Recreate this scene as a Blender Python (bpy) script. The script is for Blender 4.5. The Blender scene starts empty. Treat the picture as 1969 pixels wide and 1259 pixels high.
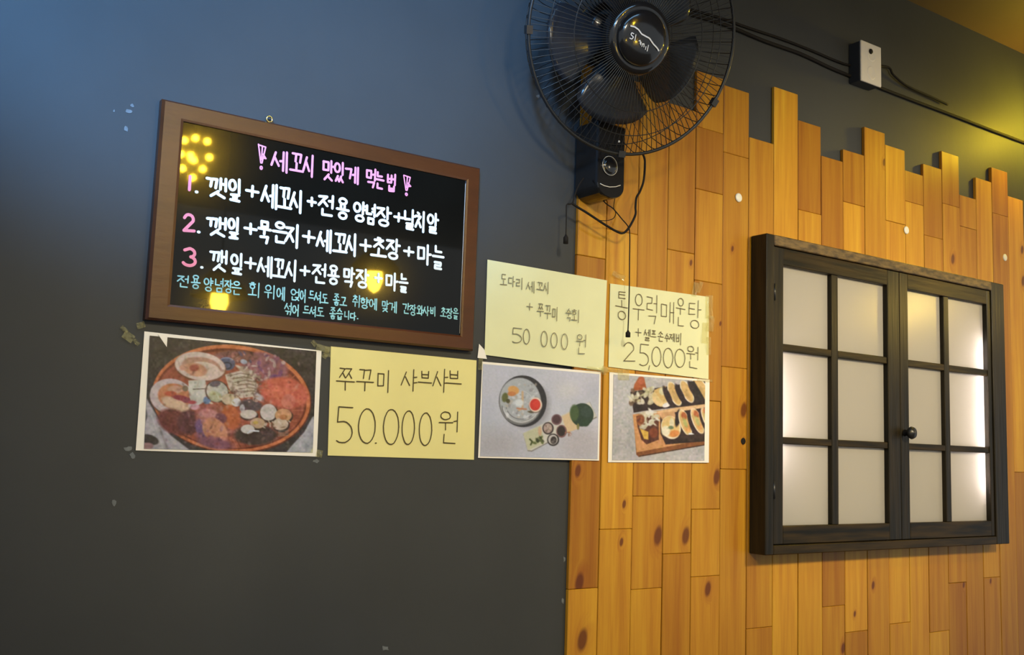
import bpy, bmesh, math, random
import numpy as np
from mathutils import Vector, Matrix

sc = bpy.context.scene
random.seed(7)
rng = np.random.default_rng(5)

# ------------------------------------------------------------------ camera
F = 1944.163                       # focal length in pixels of a 1969 x 1259 frame
DW = 1.68167                       # camera distance from the wall
EYE = Vector((0.0, -DW, 1.2))
RV = Vector((0.81963304, -0.5718965, 0.03370574)).normalized()
UV = Vector((-0.09455123, -0.07701241, 0.99253673)).normalized()
FV = Vector((0.56503252, 0.81670281, 0.11719543)).normalized()
cam = bpy.data.cameras.new('camera')
cam.sensor_width = 36.0
cam.lens = 36.0 * F / 1969.0
cam.clip_start = 0.02
co = bpy.data.objects.new('camera', cam)
sc.collection.objects.link(co)
co.matrix_world = Matrix(((RV.x, UV.x, -FV.x, EYE.x), (RV.y, UV.y, -FV.y, EYE.y), (RV.z, UV.z, -FV.z, EYE.z), (0, 0, 0, 1)))
sc.camera = co

# ------------------------------------------------------------------ world, exposure
sc.view_settings.view_transform = 'Standard'
sc.view_settings.look = 'None'
sc.view_settings.gamma = 1.0
sc.view_settings.use_curve_mapping = False
sc.view_settings.exposure = 0.0
wd = bpy.data.worlds.new('room_air'); sc.world = wd; wd.use_nodes = True
bg = wd.node_tree.nodes['Background']
bg.inputs[0].default_value = (0.88, 0.95, 1.0, 1); bg.inputs[1].default_value = 0.55

def lamp(name, kind, loc, energy, color, target=None, **kw):
    l = bpy.data.lights.new(name, kind); l.energy = energy; l.color = color
    for k, v in kw.items(): setattr(l, k, v)
    o = bpy.data.objects.new(name, l); sc.collection.objects.link(o); o.location = loc
    if target is not None:
        o.rotation_euler = (Vector(target) - Vector(loc)).to_track_quat('-Z', 'Y').to_euler()
    return o
# added unseen cool spot, cone shaped for the blue light on the upper wall
lamp('cool_spot', 'SPOT', (-0.60, -2.05, 2.48), 1050, (0.17, 0.46, 0.95), (0.47, 0.0, 2.22),
     spot_size=math.radians(34), spot_blend=0.45, shadow_soft_size=0.18)
# warm spots added out of view to light the papers and planks
lamp('warm_spot', 'SPOT', (0.42, -1.95, 2.15), 100, (1.0, 0.87, 0.62), (1.05, 0.0, 1.28),
     spot_size=math.radians(56), spot_blend=1.0, shadow_soft_size=0.10)
lamp('warm_spot', 'SPOT', (2.28, -1.80, 2.02), 128, (1.0, 0.84, 0.55), (2.30, 0.0, 1.34),
     spot_size=math.radians(69), spot_blend=1.0, shadow_soft_size=0.10)
# ------------------------------------------------------------------ helpers
def W(x, y, d=0.0):
    """the point of the plane y = -d (parallel to the wall) that a measured photo point lies on"""
    v = FV * F + RV * (x - 984.5) - UV * (y - 629.5)
    q = v * ((DW - d) / v.y)
    return Vector((q.x, q.y - DW, q.z + 1.2))

def proj(P):
    """photo coordinates of world points (n x 3), used to lay out the printed pictures"""
    d = P - np.array(EYE)
    z = d @ np.array(FV)
    return 984.5 + F * (d @ np.array(RV)) / z, 629.5 - F * (d @ np.array(UV)) / z

def link(name, me, mat=None, parent=None):
    o = bpy.data.objects.new(name, me); sc.collection.objects.link(o)
    if mat is not None and len(me.materials) == 0: me.materials.append(mat)
    if parent is not None: o.parent = parent
    return o

def tag(o, label=None, cat=None, group=None, kind=None):
    if label: o['label'] = label
    if cat: o['category'] = cat
    if group: o['group'] = group
    if kind: o['kind'] = kind
    return o

def empty(name, loc=(0, 0, 0)):
    o = bpy.data.objects.new(name, None); sc.collection.objects.link(o)
    o.location = loc; o.empty_display_size = 0.05
    return o

class MB:
    """collects world-space geometry and links it as one mesh object"""
    def __init__(s): s.v = []; s.f = []; s.sm = []
    def add(s, vs, fs, smooth=False):
        b = len(s.v); s.v += [tuple(v) for v in vs]
        s.f += [tuple(i + b for i in f) for f in fs]; s.sm += [smooth] * len(fs)
    def box(s, lo, hi, ch=0.0):
        x0, y0, z0 = lo; x1, y1, z1 = hi
        if ch <= 0:
            vs = [(x, y, z) for x in (x0, x1) for y in (y0, y1) for z in (z0, z1)]
            s.add(vs, [(0, 1, 3, 2), (4, 6, 7, 5), (0, 4, 5, 1), (2, 3, 7, 6), (0, 2, 6, 4), (1, 5, 7, 3)]); return
        bm = bmesh.new(); bmesh.ops.create_cube(bm, size=1)
        for v in bm.verts:
            v.co = Vector((x0 if v.co.x < 0 else x1, y0 if v.co.y < 0 else y1, z0 if v.co.z < 0 else z1))
        bmesh.ops.bevel(bm, geom=bm.edges[:] , offset=ch, segments=1, affect='EDGES')
        bm.verts.index_update()
        s.add([v.co.copy() for v in bm.verts], [[v.index for v in f.verts] for f in bm.faces]); bm.free()
    def tube(s, pts, r, n=8, closed=False, caps=True):
        pts = [Vector(p) for p in pts]; m = len(pts); rings = []
        up = Vector((0.013, 0.31, 0.95)).normalized()
        for i, p in enumerate(pts):
            if closed: t = pts[(i + 1) % m] - pts[i - 1]
            else: t = pts[min(i + 1, m - 1)] - pts[max(i - 1, 0)]
            t.normalize(); a = t.cross(up)
            if a.length < 1e-3: a = t.cross(Vector((1, 0, 0)))
            a.normalize(); b = t.cross(a)
            rr = r[i] if isinstance(r, (list, tuple)) else r
            rings.append([p + (a * math.cos(k * 2 * math.pi / n) + b * math.sin(k * 2 * math.pi / n)) * rr for k in range(n)])
        vs = [v for g in rings for v in g]; fs = []
        for i in range(m if closed else m - 1):
            j = (i + 1) % m
            for k in range(n):
                k2 = (k + 1) % n
                fs.append((i * n + k, i * n + k2, j * n + k2, j * n + k))
        if caps and not closed:
            fs.append(tuple(range(n))); fs.append(tuple((m - 1) * n + k for k in reversed(range(n))))
        s.add(vs, fs, True)
    def lathe(s, o, axis, prof, n=40, ref=None):
        """prof: (height along axis, radius) list"""
        axis = Vector(axis).normalized()
        a = axis.cross(Vector(ref) if ref else Vector((0, 0, 1)))
        if a.length < 1e-3: a = axis.cross(Vector((1, 0, 0)))
        a.normalize(); b = axis.cross(a); o = Vector(o); vs = []; fs = []
        for h, r in prof:
            for k in range(n):
                t = 2 * math.pi * k / n
                vs.append(o + axis * h + (a * math.cos(t) + b * math.sin(t)) * max(r, 1e-5))
        for i in range(len(prof) - 1):
            for k in range(n):
                k2 = (k + 1) % n
                fs.append((i * n + k, i * n + k2, (i + 1) * n + k2, (i + 1) * n + k))
        s.add(vs, fs, True)
    def prism(s, poly, n, depth):
        """flat polygon (points in space) given thickness along n"""
        m = len(poly); n = Vector(n).normalized() * depth
        vs = [Vector(p) for p in poly] + [Vector(p) + n for p in poly]
        fs = [tuple(range(m)), tuple(reversed(range(m, 2 * m)))] + [(i, (i + 1) % m, m + (i + 1) % m, m + i) for i in range(m)]
        s.add(vs, fs)
    def build(s, name, mat, parent=None, origin=None, fix=True):
        me = bpy.data.meshes.new(name)
        me.from_pydata(s.v, [], s.f); me.update()
        me.polygons.foreach_set('use_smooth', s.sm)
        if fix:
            bm = bmesh.new(); bm.from_mesh(me); bmesh.ops.recalc_face_normals(bm, faces=bm.faces); bm.to_mesh(me); bm.free()
        o = link(name, me, mat, parent)
        return o

# ------------------------------------------------------------------ materials
def lin(c):
    return tuple((v / 255 / 12.92 if v / 255 <= 0.04045 else ((v / 255 + 0.055) / 1.055) ** 2.4) for v in c)

def mat(name, col, rough=0.6, metal=0.0, spec=0.5, noise=0.0, nscale=20.0, bump=0.0, bscale=60.0, stretch=(1, 1, 1),
        trans=0.0, alpha=1.0, coat=0.0, emit=None, es=0.0, mottle=None):
    m = bpy.data.materials.new(name); m.use_nodes = True
    nt = m.node_tree; b = nt.nodes['Principled BSDF']; L = nt.links.new
    b.inputs['Base Color'].default_value = (*col, 1); b.inputs['Roughness'].default_value = rough
    b.inputs['Metallic'].default_value = metal; b.inputs['Specular IOR Level'].default_value = spec
    b.inputs['Transmission Weight'].default_value = trans; b.inputs['Alpha'].default_value = alpha
    b.inputs['Coat Weight'].default_value = coat; b.inputs['Coat Roughness'].default_value = 0.035
    if emit: b.inputs['Emission Color'].default_value = (*emit, 1); b.inputs['Emission Strength'].default_value = es
    geo = nt.nodes.new('ShaderNodeNewGeometry'); mp = nt.nodes.new('ShaderNodeMapping')
    mp.inputs['Scale'].default_value = stretch; L(geo.outputs['Position'], mp.inputs['Vector'])
    nz = nt.nodes.new('ShaderNodeTexNoise'); nz.inputs['Scale'].default_value = nscale; nz.inputs['Detail'].default_value = 5
    L(mp.outputs[0], nz.inputs['Vector'])
    mx = nt.nodes.new('ShaderNodeMix'); mx.data_type = 'RGBA'
    c2 = mottle if mottle else tuple(v * (1 - noise) for v in col)
    mx.inputs[6].default_value = (*[v * (1 + noise * 0.5) for v in col], 1); mx.inputs[7].default_value = (*c2, 1)
    mr = nt.nodes.new('ShaderNodeMapRange'); mr.inputs['From Min'].default_value = 0.35; mr.inputs['From Max'].default_value = 0.65
    L(nz.outputs['Fac'], mr.inputs['Value']); L(mr.outputs[0], mx.inputs[0]); L(mx.outputs[2], b.inputs['Base Color'])
    if bump > 0:
        n2 = nt.nodes.new('ShaderNodeTexNoise'); n2.inputs['Scale'].default_value = bscale; n2.inputs['Detail'].default_value = 4
        L(mp.outputs[0], n2.inputs['Vector'])
        bp = nt.nodes.new('ShaderNodeBump'); bp.inputs['Strength'].default_value = bump; bp.inputs['Distance'].default_value = 0.002
        L(n2.outputs['Fac'], bp.inputs['Height']); L(bp.outputs[0], b.inputs['Normal'])
    return m

def plank_material():
    m = bpy.data.materials.new('pine_plank'); m.use_nodes = True
    nt = m.node_tree; b = nt.nodes['Principled BSDF']; L = nt.links.new; N = nt.nodes.new
    def math_(op, a, c=None, d=None):
        n = N('ShaderNodeMath'); n.operation = op
        for i, v in enumerate((a, c, d)):
            if v is None: continue
            if isinstance(v, (int, float)): n.inputs[i].default_value = v
            else: L(v, n.inputs[i])
        return n.outputs[0]
    geo = N('ShaderNodeNewGeometry'); oi = N('ShaderNodeObjectInfo')
    sep = N('ShaderNodeSeparateXYZ'); L(geo.outputs['Position'], sep.inputs[0])
    X, Z = sep.outputs['X'], sep.outputs['Z']
    rnd = oi.outputs['Random']
    # knots from the plank's own data
    kmask = None; kring = None
    for nm in ('knot_a', 'knot_b'):
        at = N('ShaderNodeAttribute'); at.attribute_type = 'OBJECT'; at.attribute_name = nm
        s2 = N('ShaderNodeSeparateXYZ'); L(at.outputs['Vector'], s2.inputs[0])
        r = math_('MAXIMUM', s2.outputs['Z'], 0.0001)
        dx = math_('DIVIDE', math_('SUBTRACT', X, s2.outputs['X']), r)
        dz = math_('DIVIDE', math_('SUBTRACT', Z, s2.outputs['Y']), math_('MULTIPLY', r, 1.7))
        dz = math_('SUBTRACT', dz, math_('MULTIPLY', dx, 0.25))
        dist = math_('SQRT', math_('ADD', math_('MULTIPLY', dx, dx), math_('MULTIPLY', dz, dz)))
        mr = N('ShaderNodeMapRange'); mr.inputs['From Min'].default_value = 1.25; mr.inputs['From Max'].default_value = 0.75
        L(dist, mr.inputs['Value'])
        mr2 = N('ShaderNodeMapRange'); mr2.inputs['From Min'].default_value = 2.6; mr2.inputs['From Max'].default_value = 1.0
        L(dist, mr2.inputs['Value'])
        kmask = mr.outputs[0] if kmask is None else math_('MAXIMUM', kmask, mr.outputs[0])
        kring = mr2.outputs[0] if kring is None else math_('MAXIMUM', kring, mr2.outputs[0])
    # grain, bent a little around the knots
    cb = N('ShaderNodeCombineXYZ')
    L(math_('ADD', math_('MULTIPLY', X, 34.0), math_('ADD', math_('MULTIPLY', rnd, 51.0), math_('MULTIPLY', kring, 0.9))), cb.inputs[0])
    L(math_('ADD', math_('MULTIPLY', Z, 1.5), math_('MULTIPLY', rnd, 17.0)), cb.inputs[2])
    nz = N('ShaderNodeTexNoise'); nz.inputs['Scale'].default_value = 1.0; nz.inputs['Detail'].default_value = 6; nz.inputs['Roughness'].default_value = 0.6
    nz.inputs['Distortion'].default_value = 0.35
    L(cb.outputs[0], nz.inputs['Vector'])
    cb2 = N('ShaderNodeCombineXYZ')
    L(math_('MULTIPLY', X, 260.0), cb2.inputs[0]); L(math_('ADD', math_('MULTIPLY', Z, 9.0), math_('MULTIPLY', rnd, 9.0)), cb2.inputs[2])
    fn = N('ShaderNodeTexNoise'); fn.inputs['Scale'].default_value = 1.0; fn.inputs['Detail'].default_value = 3
    L(cb2.outputs[0], fn.inputs['Vector'])
    g = math_('ADD', math_('MULTIPLY', nz.outputs['Fac'], 0.8), math_('MULTIPLY', fn.outputs['Fac'], 0.2))
    rp = N('ShaderNodeValToRGB'); cr = rp.color_ramp
    cr.elements[0].position = 0.28; cr.elements[0].color = (0.34, 0.118, 0.010, 1)
    cr.elements[1].position = 0.74; cr.elements[1].color = (0.60, 0.335, 0.028, 1)
    e = cr.elements.new(0.5); e.color = (0.48, 0.222, 0.017, 1)
    L(g, rp.inputs[0])
    tone = N('ShaderNodeAttribute'); tone.attribute_type = 'OBJECT'; tone.attribute_name = 'tone'
    mx = N('ShaderNodeMix'); mx.data_type = 'RGBA'; mx.blend_type = 'MULTIPLY'; mx.inputs[0].default_value = 1.0
    tr = N('ShaderNodeValToRGB'); tr.color_ramp.elements[0].color = (0.52, 0.36, 0.30, 1); tr.color_ramp.elements[1].color = (1.16, 1.24, 1.12, 1)
    L(tone.outputs['Fac'], tr.inputs[0]); L(rp.outputs[0], mx.inputs[6]); L(tr.outputs[0], mx.inputs[7])
    m2 = N('ShaderNodeMix'); m2.data_type = 'RGBA'; m2.inputs[7].default_value = (0.30, 0.085, 0.012, 1)
    L(math_('MULTIPLY', kring, 0.35), m2.inputs[0]); L(mx.outputs[2], m2.inputs[6])
    m3 = N('ShaderNodeMix'); m3.data_type = 'RGBA'; m3.inputs[7].default_value = (0.10, 0.022, 0.006, 1)
    L(math_('MULTIPLY', kmask, 0.85), m3.inputs[0]); L(m2.outputs[2], m3.inputs[6])
    L(m3.outputs[2], b.inputs['Base Color'])
    b.inputs['Roughness'].default_value = 0.42; b.inputs['Specular IOR Level'].default_value = 0.30
    bp = N('ShaderNodeBump'); bp.inputs['Strength'].default_value = 0.12; bp.inputs['Distance'].default_value = 0.001
    L(g, bp.inputs['Height']); L(bp.outputs[0], b.inputs['Normal'])
    return m

M = {}
M['wall'] = mat('grey_wall_paint', (0.047, 0.050, 0.052), rough=0.6, spec=0.25, noise=0.10, nscale=3.0, bump=0.25, bscale=38)
M['ceiling'] = mat('brown_ceiling', (0.10, 0.058, 0.032), rough=0.7, noise=0.15, nscale=2)
M['floor'] = mat('floor_tile', (0.12, 0.09, 0.06), rough=0.5, noise=0.2, nscale=4)
M['plank'] = plank_material()
M['seam'] = mat('dark_backing', (0.045, 0.012, 0.003), rough=0.9)
M['stain'] = mat('black_stained_wood', (0.018, 0.013, 0.006), rough=0.36, spec=0.19, noise=0.75, nscale=4.0, stretch=(18, 18, 1.2), bump=0.5, bscale=6, mottle=(0.010, 0.009, 0.006))
M['stain_h'] = mat('black_stained_wood_rail_lit', (0.030, 0.019, 0.006), rough=0.38, spec=0.14, noise=0.75, nscale=4.0, stretch=(1.4, 18, 18), bump=0.5, bscale=6, mottle=(0.010, 0.009, 0.006))  # browner tone puts the warm light on the horizontal members into the colour
M['worn'] = mat('worn_stained_edge', (0.13, 0.080, 0.025), rough=0.5, noise=0.6, nscale=6.0, stretch=(5, 14, 16), mottle=(0.040, 0.024, 0.010), bump=0.6, bscale=14)
M['bframe'] = mat('brown_board_frame', (0.070, 0.018, 0.004), rough=0.34, spec=0.45, noise=0.25, nscale=3, stretch=(1.5, 8, 6), bump=0.15, bscale=20)
M['board'] = mat('black_board_face', (0.005, 0.005, 0.004), rough=0.15, spec=0.10, coat=0.5, noise=0.2, nscale=6)
M['pink'] = mat('pink_marker', (0.90, 0.30, 0.52), rough=0.6, noise=0.08, nscale=60)
M['red'] = mat('coral_marker', (0.85, 0.24, 0.32), rough=0.6, noise=0.08, nscale=60)
M['white'] = mat('white_marker', (0.82, 0.92, 1.0), rough=0.6, noise=0.06, nscale=60)
M['teal'] = mat('teal_marker', (0.30, 0.66, 0.72), rough=0.6, noise=0.25, nscale=60)
M['ink'] = mat('dark_ink', (0.060, 0.042, 0.010), rough=0.6)
M['ink2'] = mat('grey_ink', (0.21, 0.19, 0.11), rough=0.6)
M['ink3'] = mat('olive_ink', (0.13, 0.10, 0.045), rough=0.6)
M['cream'] = mat('cream_paper', (0.74, 0.68, 0.29), rough=0.55, noise=0.04, nscale=9)
M['cream2'] = mat('pale_paper', (0.70, 0.72, 0.45), rough=0.55, noise=0.04, nscale=9)
M['photo_paper'] = mat('photo_paper', (0.84, 0.81, 0.76), rough=0.35, noise=0.03, nscale=9)
M['black'] = mat('black_plastic', (0.010, 0.010, 0.011), rough=0.16, spec=0.5, coat=0.3)
M['black_soft'] = mat('black_plastic_matt', (0.014, 0.014, 0.015), rough=0.35)
M['wire'] = mat('black_wire', (0.012, 0.012, 0.012), rough=0.38)
M['cord'] = mat('black_cord', (0.012, 0.010, 0.009), rough=0.75, spec=0.2)
M['plastic_w'] = mat('ivory_plastic', (0.72, 0.68, 0.62), rough=0.35)
M['dot'] = mat('white_cap', (0.78, 0.78, 0.72), rough=0.4)
M['logo'] = mat('silver_print', (0.80, 0.80, 0.82), rough=0.4)
M['brass'] = mat('brass', (0.80, 0.58, 0.22), rough=0.25, metal=1.0)
M['putty'] = mat('wall_filler', (0.14, 0.155, 0.165), rough=0.7, noise=0.3, nscale=80)
M['bulb'] = mat('warm_bulb', (1, 0.8, 0.4), emit=(1.0, 0.62, 0.05), es=150)
M['bulb_c'] = mat('cluster_bulb', (1, 0.8, 0.4), emit=(1.0, 0.62, 0.03), es=460)
M['bulb_w'] = mat('window_side_bulb', (1, 0.8, 0.4), emit=(1.0, 0.66, 0.10), es=620)
M['shade'] = mat('dark_metal_shade', (0.02, 0.018, 0.015), rough=0.5)

def blade_mat():
    m = bpy.data.materials.new('smoky_blade'); m.use_nodes = True
    nt = m.node_tree; nt.nodes.clear(); N = nt.nodes.new; L = nt.links.new
    out = N('ShaderNodeOutputMaterial'); tr = N('ShaderNodeBsdfTransparent'); tr.inputs[0].default_value = (0.42, 0.40, 0.40, 1)
    pb = N('ShaderNodeBsdfPrincipled'); pb.inputs['Base Color'].default_value = (0.035, 0.040, 0.050, 1); pb.inputs['Roughness'].default_value = 0.18
    mx = N('ShaderNodeMixShader'); mx.inputs[0].default_value = 0.45
    L(tr.outputs[0], mx.inputs[1]); L(pb.outputs[0], mx.inputs[2]); L(mx.outputs[0], out.inputs[0])
    return m
M['blade'] = blade_mat()

def tape_mat():
    m = bpy.data.materials.new('clear_tape'); m.use_nodes = True
    nt = m.node_tree; nt.nodes.clear(); N = nt.nodes.new; L = nt.links.new
    out = N('ShaderNodeOutputMaterial'); tr = N('ShaderNodeBsdfTransparent'); tr.inputs[0].default_value = (0.97, 0.95, 0.85, 1)
    pb = N('ShaderNodeBsdfPrincipled'); pb.inputs['Base Color'].default_value = (0.75, 0.70, 0.35, 1); pb.inputs['Roughness'].default_value = 0.08
    pb.inputs['Specular IOR Level'].default_value = 1.0
    mx = N('ShaderNodeMixShader'); mx.inputs[0].default_value = 0.22
    L(tr.outputs[0], mx.inputs[1]); L(pb.outputs[0], mx.inputs[2]); L(mx.outputs[0], out.inputs[0])
    return m
M['tape'] = tape_mat()

def pane_mat():
    m = bpy.data.materials.new('frosted_glass'); m.use_nodes = True
    nt = m.node_tree; nt.nodes.clear(); N = nt.nodes.new; L = nt.links.new
    out = N('ShaderNodeOutputMaterial'); tl = N('ShaderNodeBsdfTranslucent'); tl.inputs[0].default_value = (0.86, 0.83, 0.78, 1)
    pb = N('ShaderNodeBsdfPrincipled'); pb.inputs['Base Color'].default_value = (0.62, 0.60, 0.56, 1); pb.inputs['Roughness'].default_value = 0.25
    mx = N('ShaderNodeMixShader'); mx.inputs[0].default_value = 0.45
    L(tl.outputs[0], mx.inputs[1]); L(pb.outputs[0], mx.inputs[2]); L(mx.outputs[0], out.inputs[0])
    return m
M['pane'] = pane_mat()
M['boxin'] = mat('white_light_box', (0.75, 0.74, 0.72), rough=0.8)
M['led'] = mat('led_tube', (1, 1, 1), emit=(1.0, 0.92, 0.97), es=70)

def print_mat():
    m = bpy.data.materials.new('printed_picture'); m.use_nodes = True
    nt = m.node_tree; b = nt.nodes['Principled BSDF']
    at = nt.nodes.new('ShaderNodeAttribute'); at.attribute_name = 'print'
    nt.links.new(at.outputs['Color'], b.inputs['Base Color'])
    b.inputs['Roughness'].default_value = 0.38; b.inputs['Specular IOR Level'].default_value = 0.4
    return m
M['print'] = print_mat()

# ------------------------------------------------------------------ structure
CEIL = 2.537
def struct(name, lo, hi, m):
    b = MB(); b.box(lo, hi); o = b.build(name, M[m]); o['kind'] = 'structure'; return o
wall = struct('wall_back', (-2.6, 0.0, 0.0), (4.6, 0.12, CEIL), 'wall')
struct('ceiling', (-2.6, -4.2, CEIL), (4.6, 0.12, CEIL + 0.1), 'ceiling')
struct('floor', (-2.6, -4.2, -0.1), (4.6, 0.12, 0.0), 'floor')

def blob(mb, x, y, rx, ry, d, n=9, jit=0.4, rs=1):
    r_ = random.Random(rs); c = W(x, y, d); pts = []
    for k in range(n):
        a = 2 * math.pi * k / n; q = 1 + r_.uniform(-jit, jit)
        pts.append(W(x + rx * q * math.cos(a), y + ry * q * math.sin(a), d))
    mb.prism(pts, (0, -1, 0), 0.0008)
for i, (x, y, rx, ry) in enumerate([(247, 214, 6, 4), (254, 203, 4, 3), (242, 248, 3, 6), (219, 213, 2, 2.5), (219, 968, 5, 6), (246, 862, 7, 4), (254, 876, 5, 6),
                                    (608, 886, 7, 4), (740, 1246, 7, 4), (1085, 1075, 2, 5), (1082, 1155, 2, 6), (1034, 185, 3, 3)]):
    b = MB(); blob(b, x, y, rx, ry, 0.0, rs=i); b.build('filler_spot', M['putty'], wall)

# ------------------------------------------------------------------ plank cladding
clad = empty('plank_cladding', (2.4, 0, 0))
tag(clad, 'honey coloured pine plank cladding with uneven stepped tops on the right of the grey wall', 'cladding')
cinv = Matrix.Translation(-Vector((2.4, 0, 0)))
SX = [1.328] + [W(x, y, 0.011)[0] for x, y in [(1148, 1250), (1211.5, 1250), (1271.8, 1250), (1326.6, 1250), (1382.7, 1250), (1435.3, 1200),
      (1485.8, 1150), (1535, 1150), (1581.5, 1150), (1625.4, 1150), (1668.8, 1150), (1710.7, 1150), (1750.6, 1150), (1787.5, 1150),
      (1825, 1150), (1859.5, 1150), (1892.8, 1150), (1924.6, 1150), (1957, 1150)]]
SX[0] = W(1090, 1250, 0.011)[0]
while SX[-1] < 4.2: SX.append(SX[-1] + 0.0909)
# column: top (photo x, y of its left corner), joints (photo x, y), dark segments, knots
COL = {
 0: dict(top=(1140, 22), j=[(1140, 364), (1140, 494), (1105, 1133)], dark=[2], kn=[(1115, 1120, 13), (1120, 1230, 15), (1112, 905, 9)]),
 1: dict(top=(1205, 150), j=[(1215, 449), (1190, 1017)], kn=[(1200, 969, 6), (1195, 1042, 6)]),
 2: dict(top=(1262, 78), j=[(1245, 954), (1243, 1132)], kn=[(1266, 1030, 14)]),
 3: dict(top=(1320, 207), j=[(1318, 485), (1303, 1064)], dark=[0, 2], kn=[(1329, 505, 5), (1319, 1030, 13)]),
 4: dict(top=(1375, 146), j=[(1373, 252), (1372, 370), (1366, 543), (1360, 770), (1355, 979), (1352, 1108)], dark=[1, 3], kn=[(1361, 1132, 11), (1379, 917, 12), (1385, 622, 4)]),
 5: dict(top=(1428, 174), j=[(1423, 300), (1416, 707), (1411, 902)], dark=[1], kn=[(1430, 788, 12), (1409, 478, 5), (1429, 848, 6)]),
 6: dict(top=(1473, 272), j=[(1460, 1207)], kn=[]),
 7: dict(top=(1520, 176), j=[], kn=[]),
 8: dict(top=(1567, 240), j=[(1567, 410)], dark=[0], kn=[]),
 9: dict(top=(1608, 307), j=[(1605, 1165)], dark=[0], kn=[(1622, 1246, 9)]),
 10: dict(top=(1650, 295), j=[(1650, 394), (1648, 1214)], dark=[0, 2], kn=[(1644, 1180, 5)]),
 11: dict(top=(1692, 253), j=[], kn=[(1700, 312, 7), (1679, 1125, 7)]),
 12: dict(top=(1732, 287), j=[(1732, 430), (1731, 1198)], dark=[], kn=[]),
 13: dict(top=(1768, 335), j=[(1768, 393)], dark=[0], kn=[(1800, 1170, 3)]),
 14: dict(top=(1804, 323), j=[(1804, 458), (1806, 1214)], dark=[0], kn=[(1817, 455, 6)]),
 15: dict(top=(1839, 299), j=[(1840, 398), (1842, 1120)], dark=[0, 2], kn=[(1832, 498, 10), (1854, 1124, 6)]),
 16: dict(top=(1873, 382), j=[(1873, 441)], dark=[1], kn=[]),
 17: dict(top=(1906, 350), j=[(1908, 1110)], dark=[], kn=[(1905, 1117, 5), (1893, 1240, 5)]),
 18: dict(top=(1936, 331), j=[(1937, 417)], dark=[0], kn=[]),
 19: dict(top=(1970, 386), j=[(1970, 908)], dark=[1], kn=[(1966, 480, 9), (1968, 540, 11)]),
}
r_ = random.Random(11)
for c in range(len(SX) - 1):
    x0, x1 = SX[c] + 0.0010, SX[c + 1] - 0.0010
    if c in COL:
        D = COL[c]; ztop = W(*D['top'], 0.011)[2]; js = [W(*p, 0.011)[2] for p in D['j']]
    else:
        D = dict(kn=[], dark=[]); ztop = 1.78 + r_.uniform(-0.07, 0.12); js = [ztop - r_.uniform(0.2, 0.5), 1.1 + r_.uniform(-0.2, 0.2)]
    low = (js + [ztop])[-1] if False else (min(js) if js else ztop)
    z = min(low, 0.95)
    while z > 0.35:
        z -= r_.uniform(0.35, 0.75)
        if z > 0.15 and z < 0.5: js.append(z)
    zs = [ztop] + sorted(js, reverse=True) + [0.002]
    kn = [(W(k[0], k[1], 0.011), k[2]) for k in D.get('kn', [])]
    for i in range(len(zs) - 1):
        b = MB(); th = 0.0105 + r_.uniform(-0.001, 0.0008)
        xa = x0
        if c == 0 and i == 0: xa = W(1118.5, 300, 0.011)[0]
        b.box((xa, -th, zs[i + 1] + 0.0003), (x1, -0.0004, zs[i] - 0.0003), ch=0.0012)
        o = b.build('plank', M['plank'], clad)
        o.matrix_parent_inverse = cinv
        o['tone'] = (0.22 + r_.uniform(0, 0.25)) if i in D.get('dark', []) else r_.uniform(0.5, 0.95)
        ks = [k for k in kn if zs[i + 1] < k[0].z <= zs[i]]
        for nm, q in zip(('knot_a', 'knot_b'), ks[:2] + [None] * (2 - len(ks[:2]))):
            o[nm] = [float(q[0].x), float(q[0].z), q[1] * 0.00085] if q else [0.0, -9.0, 0.001]

# screw caps and the screw hole
for x, y, lb in [(1420, 380, 'round white cap on a plank left of the window, near the fan'), (1742.5, 442.5, 'round white cap on a plank directly above the window middle'),
                 (1932, 495, 'round white cap on a plank at the upper right corner of the window')]:
    b = MB(); b.lathe(W(x, y, 0.0112), (0, -1, 0), [(0, 0.011), (0.0015, 0.011), (0.003, 0.0085), (0.0035, 0.003), (0.0035, 0.0)], 24)
    tag(b.build('screw_cap_or_hole', M['dot']), lb, 'cap', 'white caps on the planks')
b = MB(); b.lathe(W(1429, 848, 0.0112), (0, -1, 0), [(0, 0.0078), (0.0008, 0.0078), (0.001, 0.006), (0.0006, 0.0)], 20)  # raised dark disc put in place of the hole
tag(b.build('screw_cap_or_hole', M['cord']), 'dark disc for a small screw hole in the plank just left of the window frame', 'cap')

# ------------------------------------------------------------------ light box window
win = empty('window_1', (2.4, 0, 0.96)); win['kind'] = 'structure'
winv = Matrix.Translation(-Vector((2.4, 0, 0.96)))
WD = 0.062
def wx(x): return W(x, 850, WD)[0]
WL, WR = W(1473, 850, WD)[0], wx(1937)
WT = (W(1469.4, 447, WD)[2] + W(1937, 548, WD)[2]) / 2
WB = (W(1477, 1068, WD)[2] + W(1936.7, 1045, WD)[2]) / 2
def wbox(name, x0, x1, z0, z1, d0, d1, m, parent=win, ch=0.002):
    b = MB(); b.box((x0, -d1, z0), (x1, -d0, z1), ch); o = b.build(name, M[m], parent); o.matrix_parent_inverse = winv; return o
CW = wx(1484.5) - wx(1469)          # casing board thickness
CW2 = wx(1937) - wx(1913)
BK = 0.0115
wbox('casing_board', WL, WL + CW, WB, WT, BK, WD, 'stain')
wbox('casing_board', WR - CW2, WR, WB, WT, BK, WD, 'stain')
wbox('casing_board', WL + CW, WR - CW2, WT - 0.026, WT, BK, WD + 0.001, 'worn')
wbox('casing_board', WL + CW, WR - CW2, WB, WB + 0.022, BK, WD, 'stain_h')
wbox('back_panel', WL + CW, WR - CW2, WB + 0.022, WT - 0.030, 0.0115, 0.0135, 'boxin', ch=0)
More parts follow.
